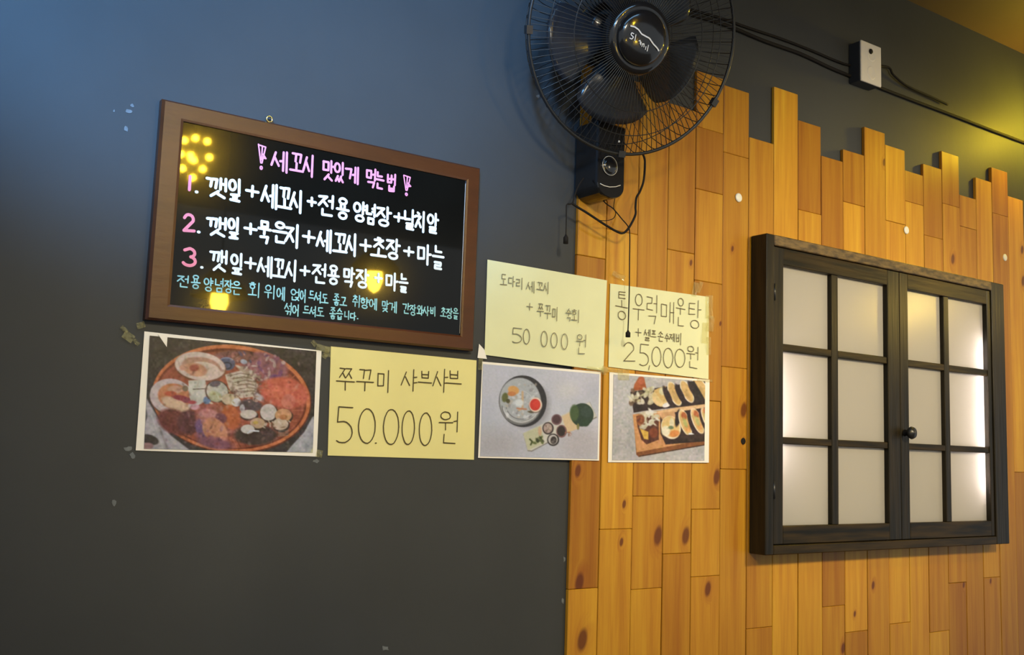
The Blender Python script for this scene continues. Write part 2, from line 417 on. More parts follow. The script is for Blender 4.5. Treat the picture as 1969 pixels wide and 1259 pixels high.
zt = (W(1540, 516, WD)[2] + W(1866, 577, WD)[2]) / 2
zb = (W(1540, 1010, WD)[2] + W(1866, 1003, WD)[2]) / 2
m1 = ((W(1540, 665, WD)[2] + W(1866, 705, WD)[2]) / 2, (W(1540, 681.5, WD)[2] + W(1866, 715, WD)[2]) / 2)
m2 = ((W(1540, 839, WD)[2] + W(1866, 860, WD)[2]) / 2, (W(1540, 855, WD)[2] + W(1866, 869, WD)[2]) / 2)
SD0, SD1, PD = 0.036, 0.058, 0.043
def sash(xl, xr, s0, s1, mu0, mu1, nm):
    s = empty('sash', (xl, -SD0, WB)); s.parent = win; s.matrix_parent_inverse = winv
    sinv = Matrix.Translation(-Vector((xl, -SD0, WB)))
    def p(name, a, b_, c, d, m, d0=SD0, d1=SD1, ch=0.0015):
        mb = MB(); mb.box((a, -d1, c), (b_, -d0, d), ch); o = mb.build(name, M[m], s)
        o.matrix_parent_inverse = sinv; return o
    lo, hi = WB + 0.0235, WT - 0.0275
    p('stile', xl, s0, lo, hi, 'stain'); p('stile', s1, xr, lo, hi, 'stain')
    p('rail', s0, s1, zt, hi, 'stain_h'); p('rail', s0, s1, lo, zb, 'stain_h')
    p('muntin', mu0, mu1, zb, zt, 'stain', d1=SD1 - 0.002)
    for a, b_ in (m1, m2):
        p('muntin', s0, mu0, b_, a, 'stain_h', d1=SD1 - 0.003); p('muntin', mu1, s1, b_, a, 'stain_h', d1=SD1 - 0.003)
    for a, b_ in ((s0, mu0), (mu1, s1)):
        for c, d in ((zb, m2[1]), (m2[0], m1[1]), (m1[0], zt)):
            p('pane', a, b_, c, d, 'pane', d0=PD - 0.003, d1=PD, ch=0)
    return s
xm = wx(1735)
sash(WL + CW + 0.004, xm - 0.001, wx(1508.7), wx(1712), wx(1604), wx(1616.5), 'l')
rs = sash(xm + 0.001, WR - CW2 - 0.003, wx(1751.5), wx(1906), wx(1822.5), wx(1832), 'r')
b = MB(); kc = W(1740, 832, SD1)
b.lathe(kc, (0, -1, 0), [(0, 0.009), (0.010, 0.007), (0.014, 0.0135), (0.020, 0.017), (0.027, 0.014), (0.031, 0.0)], 24)
o = b.build('knob', M['black_soft'], win); o.matrix_parent_inverse = winv
for z in (WT - 0.14, WB + 0.15):
    b = MB(); b.tube([(WL + CW + 0.002, -0.060, z - 0.02), (WL + CW + 0.002, -0.060, z + 0.02)], 0.0035, 8)
    o = b.build('hinge', M['black_soft'], win); o.matrix_parent_inverse = winv
for xx, za, zc in ((WL + CW + 0.018, zb + 0.14, m1[1] - 0.02), (WR - CW2 - 0.026, zb + 0.085, m1[1] + 0.10)):
    b = MB(); b.tube([(xx, -0.0235, za), (xx, -0.0235, zc)], 0.006, 10)
    o = b.build('led_tube', M['led'], win); o.matrix_parent_inverse = winv

# ------------------------------------------------------------------ handwriting
def arc(cx, cy, rx, ry, n=18, a0=0.0, a1=2 * math.pi):
    return [(cx + rx * math.cos(a0 + (a1 - a0) * k / n), cy + ry * math.sin(a0 + (a1 - a0) * k / n)) for k in range(n + 1)]
JA = {
 'ㄱ': [[(.08, .15), (.88, .12), (.72, .95)]],
 'ㄴ': [[(.15, .08), (.15, .88), (.92, .86)]],
 'ㄷ': [[(.9, .12), (.14, .14), (.14, .88), (.92, .86)]],
 'ㄹ': [[(.1, .1), (.85, .1), (.82, .48), (.14, .5), (.14, .92), (.92, .9)]],
 'ㅁ': [[(.14, .12), (.16, .9), (.86, .88), (.86, .1), (.14, .12)]],
 'ㅂ': [[(.14, .05), (.18, .92), (.84, .9), (.86, .05)], [(.16, .5), (.85, .48)]],
 'ㅅ': [[(.55, .05), (.08, .95)], [(.48, .4), (.95, .92)]],
 'ㅇ': [arc(.5, .5, .42, .44)],
 'ㅈ': [[(.08, .12), (.9, .1), (.5, .45), (.06, .95)], [(.5, .48), (.95, .92)]],
 'ㅊ': [[(.38, .0), (.62, .08)], [(.08, .25), (.9, .24), (.5, .5), (.06, .97)], [(.5, .55), (.95, .95)]],
 'ㅋ': [[(.08, .15), (.88, .12), (.72, .95)], [(.1, .5), (.82, .48)]],
 'ㅌ': [[(.9, .1), (.14, .12), (.14, .9), (.92, .88)], [(.16, .5), (.85, .49)]],
 'ㅍ': [[(.08, .12), (.94, .1)], [(.32, .14), (.36, .86)], [(.68, .12), (.64, .86)], [(.04, .9), (.97, .88)]],
 'ㅎ': [[(.35, .02), (.65, .04)], [(.08, .24), (.92, .22)], arc(.5, .66, .33, .29)],
 'ㄲ': [[(.02, .15), (.44, .14), (.36, .9)], [(.5, .14), (.96, .12), (.86, .95)]],
 'ㅆ': [[(.3, .05), (.02, .92)], [(.26, .4), (.48, .9)], [(.74, .05), (.48, .92)], [(.7, .4), (.98, .9)]],
 'ㅉ': [[(.04, .1), (.46, .1), (.04, .92)], [(.26, .5), (.48, .9)], [(.52, .1), (.95, .08), (.52, .92)], [(.76, .5), (.98, .9)]],
 'ㄵ': [[(.04, .1), (.04, .88), (.42, .86)], [(.5, .12), (.95, .1), (.5, .92)], [(.74, .5), (.98, .9)]],
}
VV = {  # vertical vowels drawn right of the consonant
 'ㅏ': [[(.35, 0), (.35, 1)], [(.35, .48), (.95, .46)]],
 'ㅐ': [[(.2, .03), (.2, .95)], [(.75, 0), (.75, 1)], [(.2, .5), (.75, .48)]],
 'ㅑ': [[(.35, 0), (.35, 1)], [(.35, .36), (.92, .34)], [(.35, .62), (.92, .6)]],
 'ㅓ': [[(.65, 0), (.65, 1)], [(.05, .48), (.65, .46)]],
 'ㅔ': [[(.4, .03), (.4, .95)], [(.85, 0), (.85, 1)], [(.0, .5), (.4, .48)]],
 'ㅕ': [[(.65, 0), (.65, 1)], [(.05, .36), (.65, .34)], [(.05, .62), (.65, .6)]],
 'ㅣ': [[(.5, 0), (.5, 1)]],
}
HV = {
 'ㅗ': [[(.5, .0), (.5, .78)], [(.02, .82), (.98, .8)]],
 'ㅛ': [[(.34, .0), (.36, .78)], [(.66, .0), (.64, .78)], [(.02, .82), (.98, .8)]],
 'ㅜ': [[(.02, .15), (.98, .13)], [(.5, .15), (.5, 1)]],
 'ㅠ': [[(.02, .15), (.98, .13)], [(.34, .15), (.34, 1)], [(.66, .15), (.66, 1)]],
 'ㅡ': [[(.02, .5), (.98, .48)]],
}
CB = {'ㅘ': ('ㅗ', 'ㅏ'), 'ㅚ': ('ㅗ', 'ㅣ'), 'ㅝ': ('ㅜ', 'ㅓ'), 'ㅟ': ('ㅜ', 'ㅣ'), 'ㅢ': ('ㅡ', 'ㅣ')}
C1 = 'ㄱㄲㄴㄷㄸㄹㅁㅂㅃㅅㅆㅇㅈㅉㅊㅋㅌㅍㅎ'
V1 = 'ㅏㅐㅑㅒㅓㅔㅕㅖㅗㅘㅙㅚㅛㅜㅝㅞㅟㅠㅡㅢㅣ'
T1 = ['', 'ㄱ', 'ㄲ', 'ㄳ', 'ㄴ', 'ㄵ', 'ㄶ', 'ㄷ', 'ㄹ', 'ㄺ', 'ㄻ', 'ㄼ', 'ㄽ', 'ㄾ', 'ㄿ', 'ㅀ', 'ㅁ', 'ㅂ', 'ㅄ', 'ㅅ', 'ㅆ', 'ㅇ', 'ㅈ', 'ㅊ', 'ㅋ', 'ㅌ', 'ㅍ', 'ㅎ']
def box_s(strokes, x0, y0, x1, y1):
    return [[(x0 + (x1 - x0) * a, y0 + (y1 - y0) * b_) for a, b_ in s] for s in strokes]
DG = {
 '0': [arc(.5, .5, .46, .5, 22)],
 '1': [[(.5, 0), (.45, 1)]],
 '2': [[(.08, .22)] + arc(.48, .27, .38, .27, 10, -2.7, 0.35) + [(.08, .98), (.98, .92)]],
 '3': [[(.08, .12)] + arc(.45, .25, .38, .24, 8, -1.6, 1.3) + arc(.42, .72, .48, .27, 10, -1.3, 2.6)],
 '5': [[(.95, .0), (.10, .0), (.06, .42)] + arc(.38, .70, .58, .30, 12, -1.5, 2.2)],
 '+': [[(.0, .5), (1, .5)], [(.5, 0), (.5, 1)]],
 '.': [[(.4, .5), (.6, .5)]],
 ',': [[(.7, .0), (.4, 1)]],
 '!': [[(.0, .0), (.85, .05), (.5, .72), (.35, .72), (.0, .0)], [(.45, .05), (.42, .6)], [(.6, .35), (.95, .5), (.7, .52)], arc(.42, .93, .12, .06, 8)],
}
def glyph(ch):
    if ch in DG: return DG[ch]
    k = ord(ch) - 0xAC00
    c, v, t = C1[k // 588], V1[(k % 588) // 28], T1[k % 28]
    h = 1.0 if not t else 0.60
    out = []
    if v in VV:
        wide = v in 'ㅐㅔ'
        out += box_s(JA[c], 0, h * .08, .50 if wide else .58, h * .80 if not t else h * .92)
        out += box_s(VV[v], .55 if wide else .62, 0, 1, h * 1.0)
    elif v in HV:
        out += box_s(JA[c], .16, 0, .84, h * .50); out += box_s(HV[v], 0, h * .55, 1, h)
    else:
        a, b_ = CB[v]
        out += box_s(JA[c], .05, 0, .60, h * .45); out += box_s(HV[a], 0, h * .52, .68, h * .95); out += box_s(VV[b_], .70, 0, 1, h)
    if t: out += box_s(JA[t], .16, .68, .88, 1.0)
    return out

def ribbon(mb, pts, wd, th=0.0005):
    """pen stroke: flat ribbon with round joins, pts already in space on a plane facing -y"""
    hw = wd / 2; n = Vector((0, -1, 0)) * th
    for i in range(len(pts) - 1):
        a, b_ = pts[i], pts[i + 1]; t = b_ - a
        if t.length < 1e-6: continue
        t.normalize(); s = Vector((-t.z, 0, t.x)) * hw
        mb.rn = getattr(mb, 'rn', 0) + 1; n = Vector((0, -1, 0)) * (th + (mb.rn % 40) * 0.000012)
        mb.add([a + s + n, a - s + n, b_ - s + n, b_ + s + n], [(0, 1, 2, 3)])
    for k, p in enumerate(pts):
        m_ = 8; mb.rn += 1; n = Vector((0, -1, 0)) * (th + (mb.rn % 40) * 0.000012)
        mb.add([p + n + Vector((math.cos(q * math.pi * 2 / m_), 0, math.sin(q * math.pi * 2 / m_))) * hw for q in range(m_)], [tuple(range(m_))])

def smooth_pts(pts, jit, rr):
    out = []
    for i, p in enumerate(pts):
        out.append((p[0] + rr.uniform(-jit, jit), p[1] + rr.uniform(-jit, jit)))
    return out

def write(name, items, depth, pen, mt, parent, jit=0.013, seed=3, inv=None):
    """items: (character, x0, y0, x1, y1) boxes measured in the photograph; depth: number or function of x"""
    mb = MB(); rr = random.Random(seed)
    for it in items:
        ch, x0, y0, x1, y1 = it[:5]
        sl = (940 - y0) / (3700 - x0); w_ = x1 - x0
        h_ = (y1 - y0) - sl * w_
        lean = 0.055 * (1 - x0 / 1936.0)
        for s in glyph(ch):
            P = []
            for a, b_ in smooth_pts(s, jit if len(s) < 8 else 0.006, rr):
                px = x0 + a * w_ - b_ * h_ * lean; py = y0 + a * w_ * sl + b_ * h_
                d = depth(px) if callable(depth) else depth
                P.append(W(px, py, d))
            ribbon(mb, P, pen * (0.62 if ch == '!' else 1.0))
    o = mb.build(name, mt, parent, fix=False); o['kind'] = 'stuff'
    if inv is not None: o.matrix_parent_inverse = inv
    return o

# ------------------------------------------------------------------ menu blackboard
bb = empty('blackboard', (0.75, 0, 1.38)); binv = Matrix.Translation(-Vector((0.75, 0, 1.38)))
tag(bb, 'brown framed blackboard with Korean eating steps written in pink, white and teal marker', 'blackboard')
BD = 0.020
BL = (W(308, 186, BD)[0] + W(286, 612, BD)[0]) / 2; BR = (W(923, 323.5, BD)[0] + W(914, 676, BD)[0]) / 2
BTp = (W(308, 186, BD)[2] + W(923, 323.5, BD)[2]) / 2; BBt = (W(286, 612, BD)[2] + W(914, 676, BD)[2]) / 2
IL = (W(347, 231, BD)[0] + W(333, 590, BD)[0]) / 2; IR = (W(892, 346, BD)[0] + W(882, 640, BD)[0]) / 2 + 0.006
IT = (W(348, 231, BD)[2] + W(892, 346, BD)[2]) / 2; IB = (W(335, 590, BD)[2] + W(882, 641, BD)[2]) / 2
def rail(pts):
    # pts: outer a, outer b, inner b, inner a (x, z); rounded profile towards the room
    oa, ob, ib, ia = [Vector((p[0], 0, p[1])) for p in pts]
    b = MB(); prof = [(0, 0.002), (0, BD - 0.005), (0.12, BD), (0.88, BD), (1.0, BD - 0.0010), (1.0, 0.002)]
    vs = []
    for t, d in prof:
        vs.append(oa.lerp(ia, t) + Vector((0, -d, 0))); vs.append(ob.lerp(ib, t) + Vector((0, -d, 0)))
    n = len(prof); fs = [(2 * i, 2 * i + 1, 2 * ((i + 1) % n) + 1, 2 * ((i + 1) % n)) for i in range(n)]
    fs += [tuple(2 * i for i in range(n)), tuple(2 * i + 1 for i in reversed(range(n)))]
    b.add(vs, fs); o = b.build('frame_rail', M['bframe'], bb); o.matrix_parent_inverse = binv
rail([(BL, BTp), (BR, BTp), (IR, IT), (IL, IT)]); rail([(BR, BBt), (BL, BBt), (IL, IB), (IR, IB)])
rail([(BL, BBt), (BL, BTp), (IL, IT), (IL, IB)]); rail([(BR, BTp), (BR, BBt), (IR, IB), (IR, IT)])
b = MB(); b.box((IL - 0.004, -0.0165, IB - 0.004), (IR + 0.004, -0.003, IT + 0.004)); o = b.build('board_face', M['board'], bb); o.matrix_parent_inverse = binv
b = MB(); b.tube([(IR - 0.0012, -0.0172, IB + 0.004), (IR - 0.0012, -0.0172, IT - 0.006)], 0.0005, 6); o = b.build('edge_strip', M['plastic_w'], bb); o.matrix_parent_inverse = binv
e = W(518, 229, 0.010)
b = MB(); b.tube([e + Vector((math.cos(a) * 0.0052, 0, math.sin(a) * 0.0052)) for a in np.linspace(0, 2 * math.pi, 17)[:-1]], 0.0016, 8, closed=True)
b.tube([e + Vector((0, 0, -0.006)), e + Vector((0, 0, -0.016))], 0.0016, 8)
o = b.build('hanging_eye', M['brass'], bb); o.matrix_parent_inverse = binv; o['label'] = 'brass screw eye'
TD = 0.0166
WR_ = lambda nm, it, pen, m, s: tag(write('handwriting', it, TD, pen, M[m], bb, seed=s, inv=binv), nm)
WR_('pink title line', [('!', 497, 278, 513, 328), ('세', 521, 287, 554, 332), ('꼬', 558, 291, 584, 334), ('시', 583, 296, 605, 341), ('맛', 620, 306, 643, 349), ('있', 643, 310, 663, 352),
    ('게', 664, 318, 690, 354), ('먹', 704, 323, 724, 362), ('는', 722, 329, 738, 365), ('법', 744, 333, 762, 370), ('!', 776, 337, 791, 378)], 0.0042, 'pink', 1)
WR_('coral numerals', [('1', 362, 338, 369, 366), ('2', 353, 411, 375, 447), ('3', 353, 476, 379, 513)], 0.0052, 'red', 2)
WR_('white line one', [('.', 374, 366, 382, 372), ('깻', 398, 338, 439, 383), ('잎', 440, 342, 465, 389), ('+', 474, 356, 497, 380), ('세', 503, 351, 534, 402), ('꼬', 535, 357, 561, 405), ('시', 558, 364, 583, 410),
    ('+', 592, 379, 607, 397), ('전', 612, 372, 644, 418), ('용', 648, 379, 671, 423), ('양', 680, 386, 704, 428), ('념', 704, 391, 723, 433), ('장', 724, 395, 752, 437), ('+', 758, 409, 775, 427),
    ('날', 777, 402, 799, 443), ('치', 799, 405, 818, 447), ('알', 822, 409, 843, 450)], 0.0050, 'white', 4)
WR_('white line two', [('.', 378, 443, 386, 449), ('깻', 398, 415, 438, 456), ('잎', 439, 417, 461, 461), ('+', 471, 429, 493, 451), ('묵', 497, 423, 521, 469), ('은', 525, 425, 552, 469), ('지', 549, 430, 577, 477),
    ('+', 583, 443, 605, 468), ('세', 609, 440, 638, 486), ('꼬', 641, 446, 668, 489), ('시', 665, 448, 687, 493), ('+', 693, 460, 713, 484), ('초', 714, 455, 743, 497), ('장', 743, 458, 769, 500),
    ('+', 777, 474, 795, 493), ('마', 802, 469, 829, 510), ('늘', 832, 471, 853, 519)], 0.0050, 'white', 5)
WR_('white line three', [('.', 384, 511, 392, 517), ('깻', 405, 479, 439, 523), ('잎', 444, 486, 468, 529), ('+', 472, 495, 492, 517), ('세', 495, 491, 524, 534), ('꼬', 525, 495, 549, 536), ('시', 549, 499, 572, 541),
    ('+', 578, 511, 595, 530), ('전', 601, 505, 629, 547), ('용', 631, 509, 652, 548), ('막', 660, 513, 682, 553), ('장', 685, 516, 709, 555), ('+', 721, 526, 734, 543), ('마', 741, 524, 765, 559), ('늘', 768, 526, 784, 563)], 0.0045, 'white', 6)
WR_('small teal note', [('전', 341, 528, 365, 554), ('용', 368, 528, 385, 556), ('양', 392, 533, 410, 561), ('념', 413, 534, 431, 563), ('장', 432, 537, 447, 564), ('은', 446, 540, 464, 568),
    ('회', 478, 542, 501, 572), ('위', 509, 547, 530, 575), ('에', 532, 551, 548, 578), ('얹', 559, 554, 577, 579), ('어', 577, 556, 588, 582), ('드', 594, 558, 604, 578), ('셔', 604, 560, 618, 583), ('도', 618, 564, 631, 584),
    ('좋', 641, 564, 653, 588), ('고', 654, 570, 667, 589), ('취', 678, 567, 693, 591), ('향', 693, 571, 709, 594), ('에', 710, 573, 725, 596), ('맞', 734, 577, 747, 600), ('게', 748, 579, 763, 602),
    ('간', 774, 582, 788, 604), ('장', 788, 585, 800, 607), ('와', 802, 587, 813, 606), ('사', 813, 588, 825, 607), ('비', 827, 589, 838, 608), ('초', 847, 591, 858, 610), ('장', 858, 592, 870, 613), ('을', 871, 592, 881, 614),
    ('섞', 547, 581, 562, 606), ('어', 562, 585, 575, 608), ('드', 583, 587, 595, 606), ('셔', 595, 588, 608, 609), ('도', 609, 590, 623, 609), ('좋', 634, 590, 646, 614), ('습', 647, 592, 659, 615), ('니', 662, 597, 672, 614),
    ('다', 673, 600, 684, 616), ('.', 685, 611, 690, 614)], 0.0023, 'teal', 7)

# ------------------------------------------------------------------ sheets of paper
def sheet(name, label, cat, group, corners, depth, m, bulge=0.002, seed=0, lift=None):
    """corners TL TR BR BL in the photograph; depth: function of x (how far the paper stands off the wall)"""
    P = [W(x, y, depth(x)) for x, y in corners]
    org = (P[0] + P[1] + P[2] + P[3]) / 4
    root = empty(name, org); tag(root, label, cat, group)
    inv = Matrix.Translation(-org)
    nx, nz = 24, 16; rr = random.Random(seed); ph = rr.uniform(0, 6)
    def at(u, v, off=0.0):
        p = (P[0].lerp(P[1], u)).lerp(P[3].lerp(P[2], u), v)
        # same line of the wall, slightly bulging between its taped corners
        p = p.copy(); p.y -= bulge * (math.sin(u * math.pi) * 0.7 + 0.3 * math.sin(u * 5 + ph)) * (0.6 + 0.4 * math.sin(v * 4 + ph)) * (1 if 0 < u < 1 else 0) + off
        return p
    vs = []; fs = []
    for k, off in enumerate((0.0006, 0.0001)):
        for j in range(nz + 1):
            for i in range(nx + 1): vs.append(at(i / nx, j / nz, off))
    K = (nx + 1) * (nz + 1)
    for j in range(nz):
        for i in range(nx):
            a = j * (nx + 1) + i; q = (a, a + 1, a + nx + 2, a + nx + 1); fs.append(q); fs.append(tuple(K + t for t in reversed(q)))
    for i in range(nx):
        fs.append((i, K + i, K + i + 1, i + 1)); a = nz * (nx + 1) + i; fs.append((a, a + 1, K + a + 1, K + a))
    for j in range(nz):
        a = j * (nx + 1); fs.append((a, a + nx + 1, K + a + nx + 1, K + a)); a += nx; fs.append((a, K + a, K + a + nx + 1, a + nx + 1))
    b = MB(); b.add(vs, fs, False); o = b.build('sheet', m, root); o.matrix_parent_inverse = inv
    return root, inv, at

def tape(root, inv, spots, d):
    """small wrinkled pieces of clear tape"""
    for i, (x, y, w_, h_, a) in enumerate(spots):
        rr = random.Random(i * 7 + int(x)); nx, ny = 6, 4; vs = []; fs = []
        for j in range(ny + 1):
            for k in range(nx + 1):
                u = (k / nx - .5) * w_; v = (j / ny - .5) * h_
                px = x + u * math.cos(a) - v * math.sin(a); py = y + u * math.sin(a) + v * math.cos(a)
                dd = d(x) if callable(d) else d
                vs.append(W(px, py, dd + 0.0012 + rr.uniform(0, 0.0050)))
        for j in range(ny):
            for k in range(nx):
                q = j * (nx + 1) + k; fs.append((q, q + 1, q + nx + 2, q + nx + 1))
        b = MB(); b.add(vs, fs); o = b.build('tape_piece', M['tape'], root, fix=False); o.matrix_parent_inverse = inv

flat = lambda x: 0.0015
wood = lambda x: 0.0135
def step(x): return 0.002 + 0.0115 * min(1, max(0, (x - 925) / (1113 - 925)))

def bulged(depth, corners, bulge, seed):
    """stand-off of writing on a bulging sheet"""
    xl = (corners[0][0] + corners[3][0]) / 2; xr = (corners[1][0] + corners[2][0]) / 2
    return lambda x: depth(x) + 0.0011 + bulge * 1.0

C_c1 = [(636, 665.8), (916, 692.7), (911, 883.7), (630, 875.5)]
r1, i1, _ = sheet('price_sign', 'cream price sign reading 50.000 in large brown pen, below the blackboard', 'sign', None, C_c1, flat, M['cream'], 0.0004, 1)
o = write('handwriting', [('쭈', 647, 705, 683, 751), ('꾸', 686, 707, 719, 752), ('미', 725, 711, 752, 755), ('샤', 771, 709, 803, 752), ('브', 804, 712, 831, 743), ('샤', 832, 708, 862, 754), ('브', 858, 711, 888, 746),
    ('5', 648, 782, 680, 852), ('0', 689, 785, 724, 853), ('.', 718, 849, 727, 854), ('0', 737, 786, 769, 855), ('0', 773, 789, 799, 855), ('0', 806, 793, 832, 857), ('원', 844, 790, 884, 855)], 0.0030, 0.0021, M['ink'], r1, 0.012, 9, i1)
tape(r1, i1, [(621, 670, 26, 12, 0.3), (630, 676, 12, 20, 0.1), (624, 684, 10, 9, 0.6)], 0.002)
C_c2 = [(937, 499), (1166.8, 539), (1160, 712.5), (931.4, 682)]
r2, i2, _ = sheet('price_sign', 'pale price sign in thin pen reading 50 000, overlapping grey wall and planks', 'sign', None, C_c2, step, M['cream2'], 0.0004, 2)
o = write('handwriting', [('도', 962, 525, 975, 550), ('다', 977, 530, 990, 552), ('리', 992, 533, 1006, 557), ('세', 1012, 539, 1028, 563), ('꼬', 1032, 541, 1045, 559), ('시', 1045, 541, 1056, 565), ('+', 1013, 582, 1024, 597),
    ('쭈', 1033, 582, 1046, 609), ('꾸', 1047, 585, 1060, 613), ('미', 1062, 589, 1073, 617), ('숙', 1088, 592, 1099, 618), ('회', 1099, 594, 1115, 620), ('5', 985, 630, 1004, 660), ('0', 1006, 632, 1019, 662), ('0', 1040, 636, 1053, 667),
    ('0', 1059, 639, 1072, 669), ('0', 1079, 641, 1092, 672), ('원', 1108, 642, 1128, 682)], lambda x: step(x) + 0.0016, 0.0017, M['ink2'], r2, 0.02, 11, i2)
tape(r2, i2, [(924, 700, 8, 22, 0.05), (1145, 710, 34, 8, 0.12), (1162, 712, 12, 16, 0.4)], lambda x: step(x))
b = MB(); q = [(921, 661), (931, 672), (936, 690), (918, 688)]
b.prism([W(x, y, 0.0030) for x, y in q], (0, -1, 0), 0.0006); o = b.build('torn_corner', M['photo_paper'], r2); o.matrix_parent_inverse = i2
C_c3 = [(1173, 545), (1362.8, 570.7), (1362, 728.8), (1169.7, 705)]
r3, i3, _ = sheet('price_sign', 'pale price sign reading 25,000 taped on the planks behind the hanging fan cord', 'sign', None, C_c3, wood, M['cream2'], 0.0004, 3)
o = write('handwriting', [('통', 1184, 557, 1208, 617), ('우', 1217, 562, 1240, 616), ('럭', 1243, 565, 1266, 625), ('매', 1270, 578, 1299, 623), ('운', 1300, 571, 1318, 629), ('탕', 1323, 576, 1349, 634), ('+', 1222, 631, 1233, 647),
    ('셀', 1238, 632, 1251, 656), ('프', 1252, 634, 1262, 652), ('손', 1265, 636, 1276, 657), ('수', 1278, 640, 1287, 657), ('제', 1287, 640, 1298, 657), ('비', 1300, 640, 1311, 663), ('2', 1198, 657, 1222, 697), ('5', 1230, 661, 1248, 704),
    (',', 1245, 702, 1251, 711), ('0', 1253, 666, 1272, 705), ('0', 1275, 668, 1295, 708), ('0', 1297, 670, 1318, 707), ('원', 1320, 664, 1345, 710)], 0.0152, 0.0018, M['ink3'], r3, 0.02, 13, i3)
tape(r3, i3, [(1190, 530, 26, 10, 0.4), (1337, 556, 10, 26, 0.2), (1346, 552, 8, 22, 0.3), (1364, 590, 14, 44, 0.0), (1366, 622, 14, 30, 0.1), (1356, 640, 12, 40, 0.05), (1363, 665, 8, 34, 0.0),
              (1178, 712, 40, 8, 0.12), (1199, 720, 22, 22, 0.0), (1355, 731, 30, 6, 0.1)], wood)

# printed pictures: flat prints held as point colours on a fine grid of the paper
def picture(corners, depth, nx, ny, painter, root, inv, wht):
    P = [np.array(W(x, y, depth(x) + 0.0017)) for x, y in corners]
    u, v = np.meshgrid(np.linspace(0, 1, nx), np.linspace(0, 1, ny))
    u = u.ravel()[:, None]; v = v.ravel()[:, None]
    pos = (P[0] * (1 - u) + P[1] * u) * (1 - v) + (P[3] * (1 - u) + P[2] * u) * v
    sx, sy = proj(pos)
    col = painter(sx, sy).reshape(ny, nx, 3)
    for _ in range(1):
        q_ = np.pad(col, ((1, 1), (1, 1), (0, 0)), 'edge')
        col = (q_[:-2, 1:-1] + q_[2:, 1:-1] + q_[1:-1, :-2] + q_[1:-1, 2:] + 2 * q_[1:-1, 1:-1]) / 6
    col = col.reshape(-1, 3)
    col = np.clip(col, 0, 255) / 255.0
    col = np.where(col <= 0.04045, col / 12.92, ((col + 0.055) / 1.055) ** 2.4)
    wl = np.array(lin(wht))
    col = np.clip(col / wl * 0.66, 0, 0.95)
    me = bpy.data.meshes.new('picture_print')
    idx = np.arange(nx * ny).reshape(ny, nx)
    q = np.stack([idx[:-1, :-1], idx[1:, :-1], idx[1:, 1:], idx[:-1, 1:]], -1).reshape(-1, 4)
    me.vertices.add(nx * ny); me.vertices.foreach_set('co', pos.astype(np.float32).ravel())
    me.loops.add(q.size); me.loops.foreach_set('vertex_index', q.astype(np.int32).ravel())
    me.polygons.add(len(q)); me.polygons.foreach_set('loop_start', np.arange(0, q.size, 4, dtype=np.int32)); me.polygons.foreach_set('loop_total', np.full(len(q), 4, dtype=np.int32))
    me.update(calc_edges=True)
    at = me.color_attributes.new('print', 'FLOAT_COLOR', 'POINT')
    at.data.foreach_set('color', np.c_[col, np.ones(len(col))].astype(np.float32).ravel())
    o = link('picture_print', me, M['print'], root); o.matrix_parent_inverse = inv
    return o

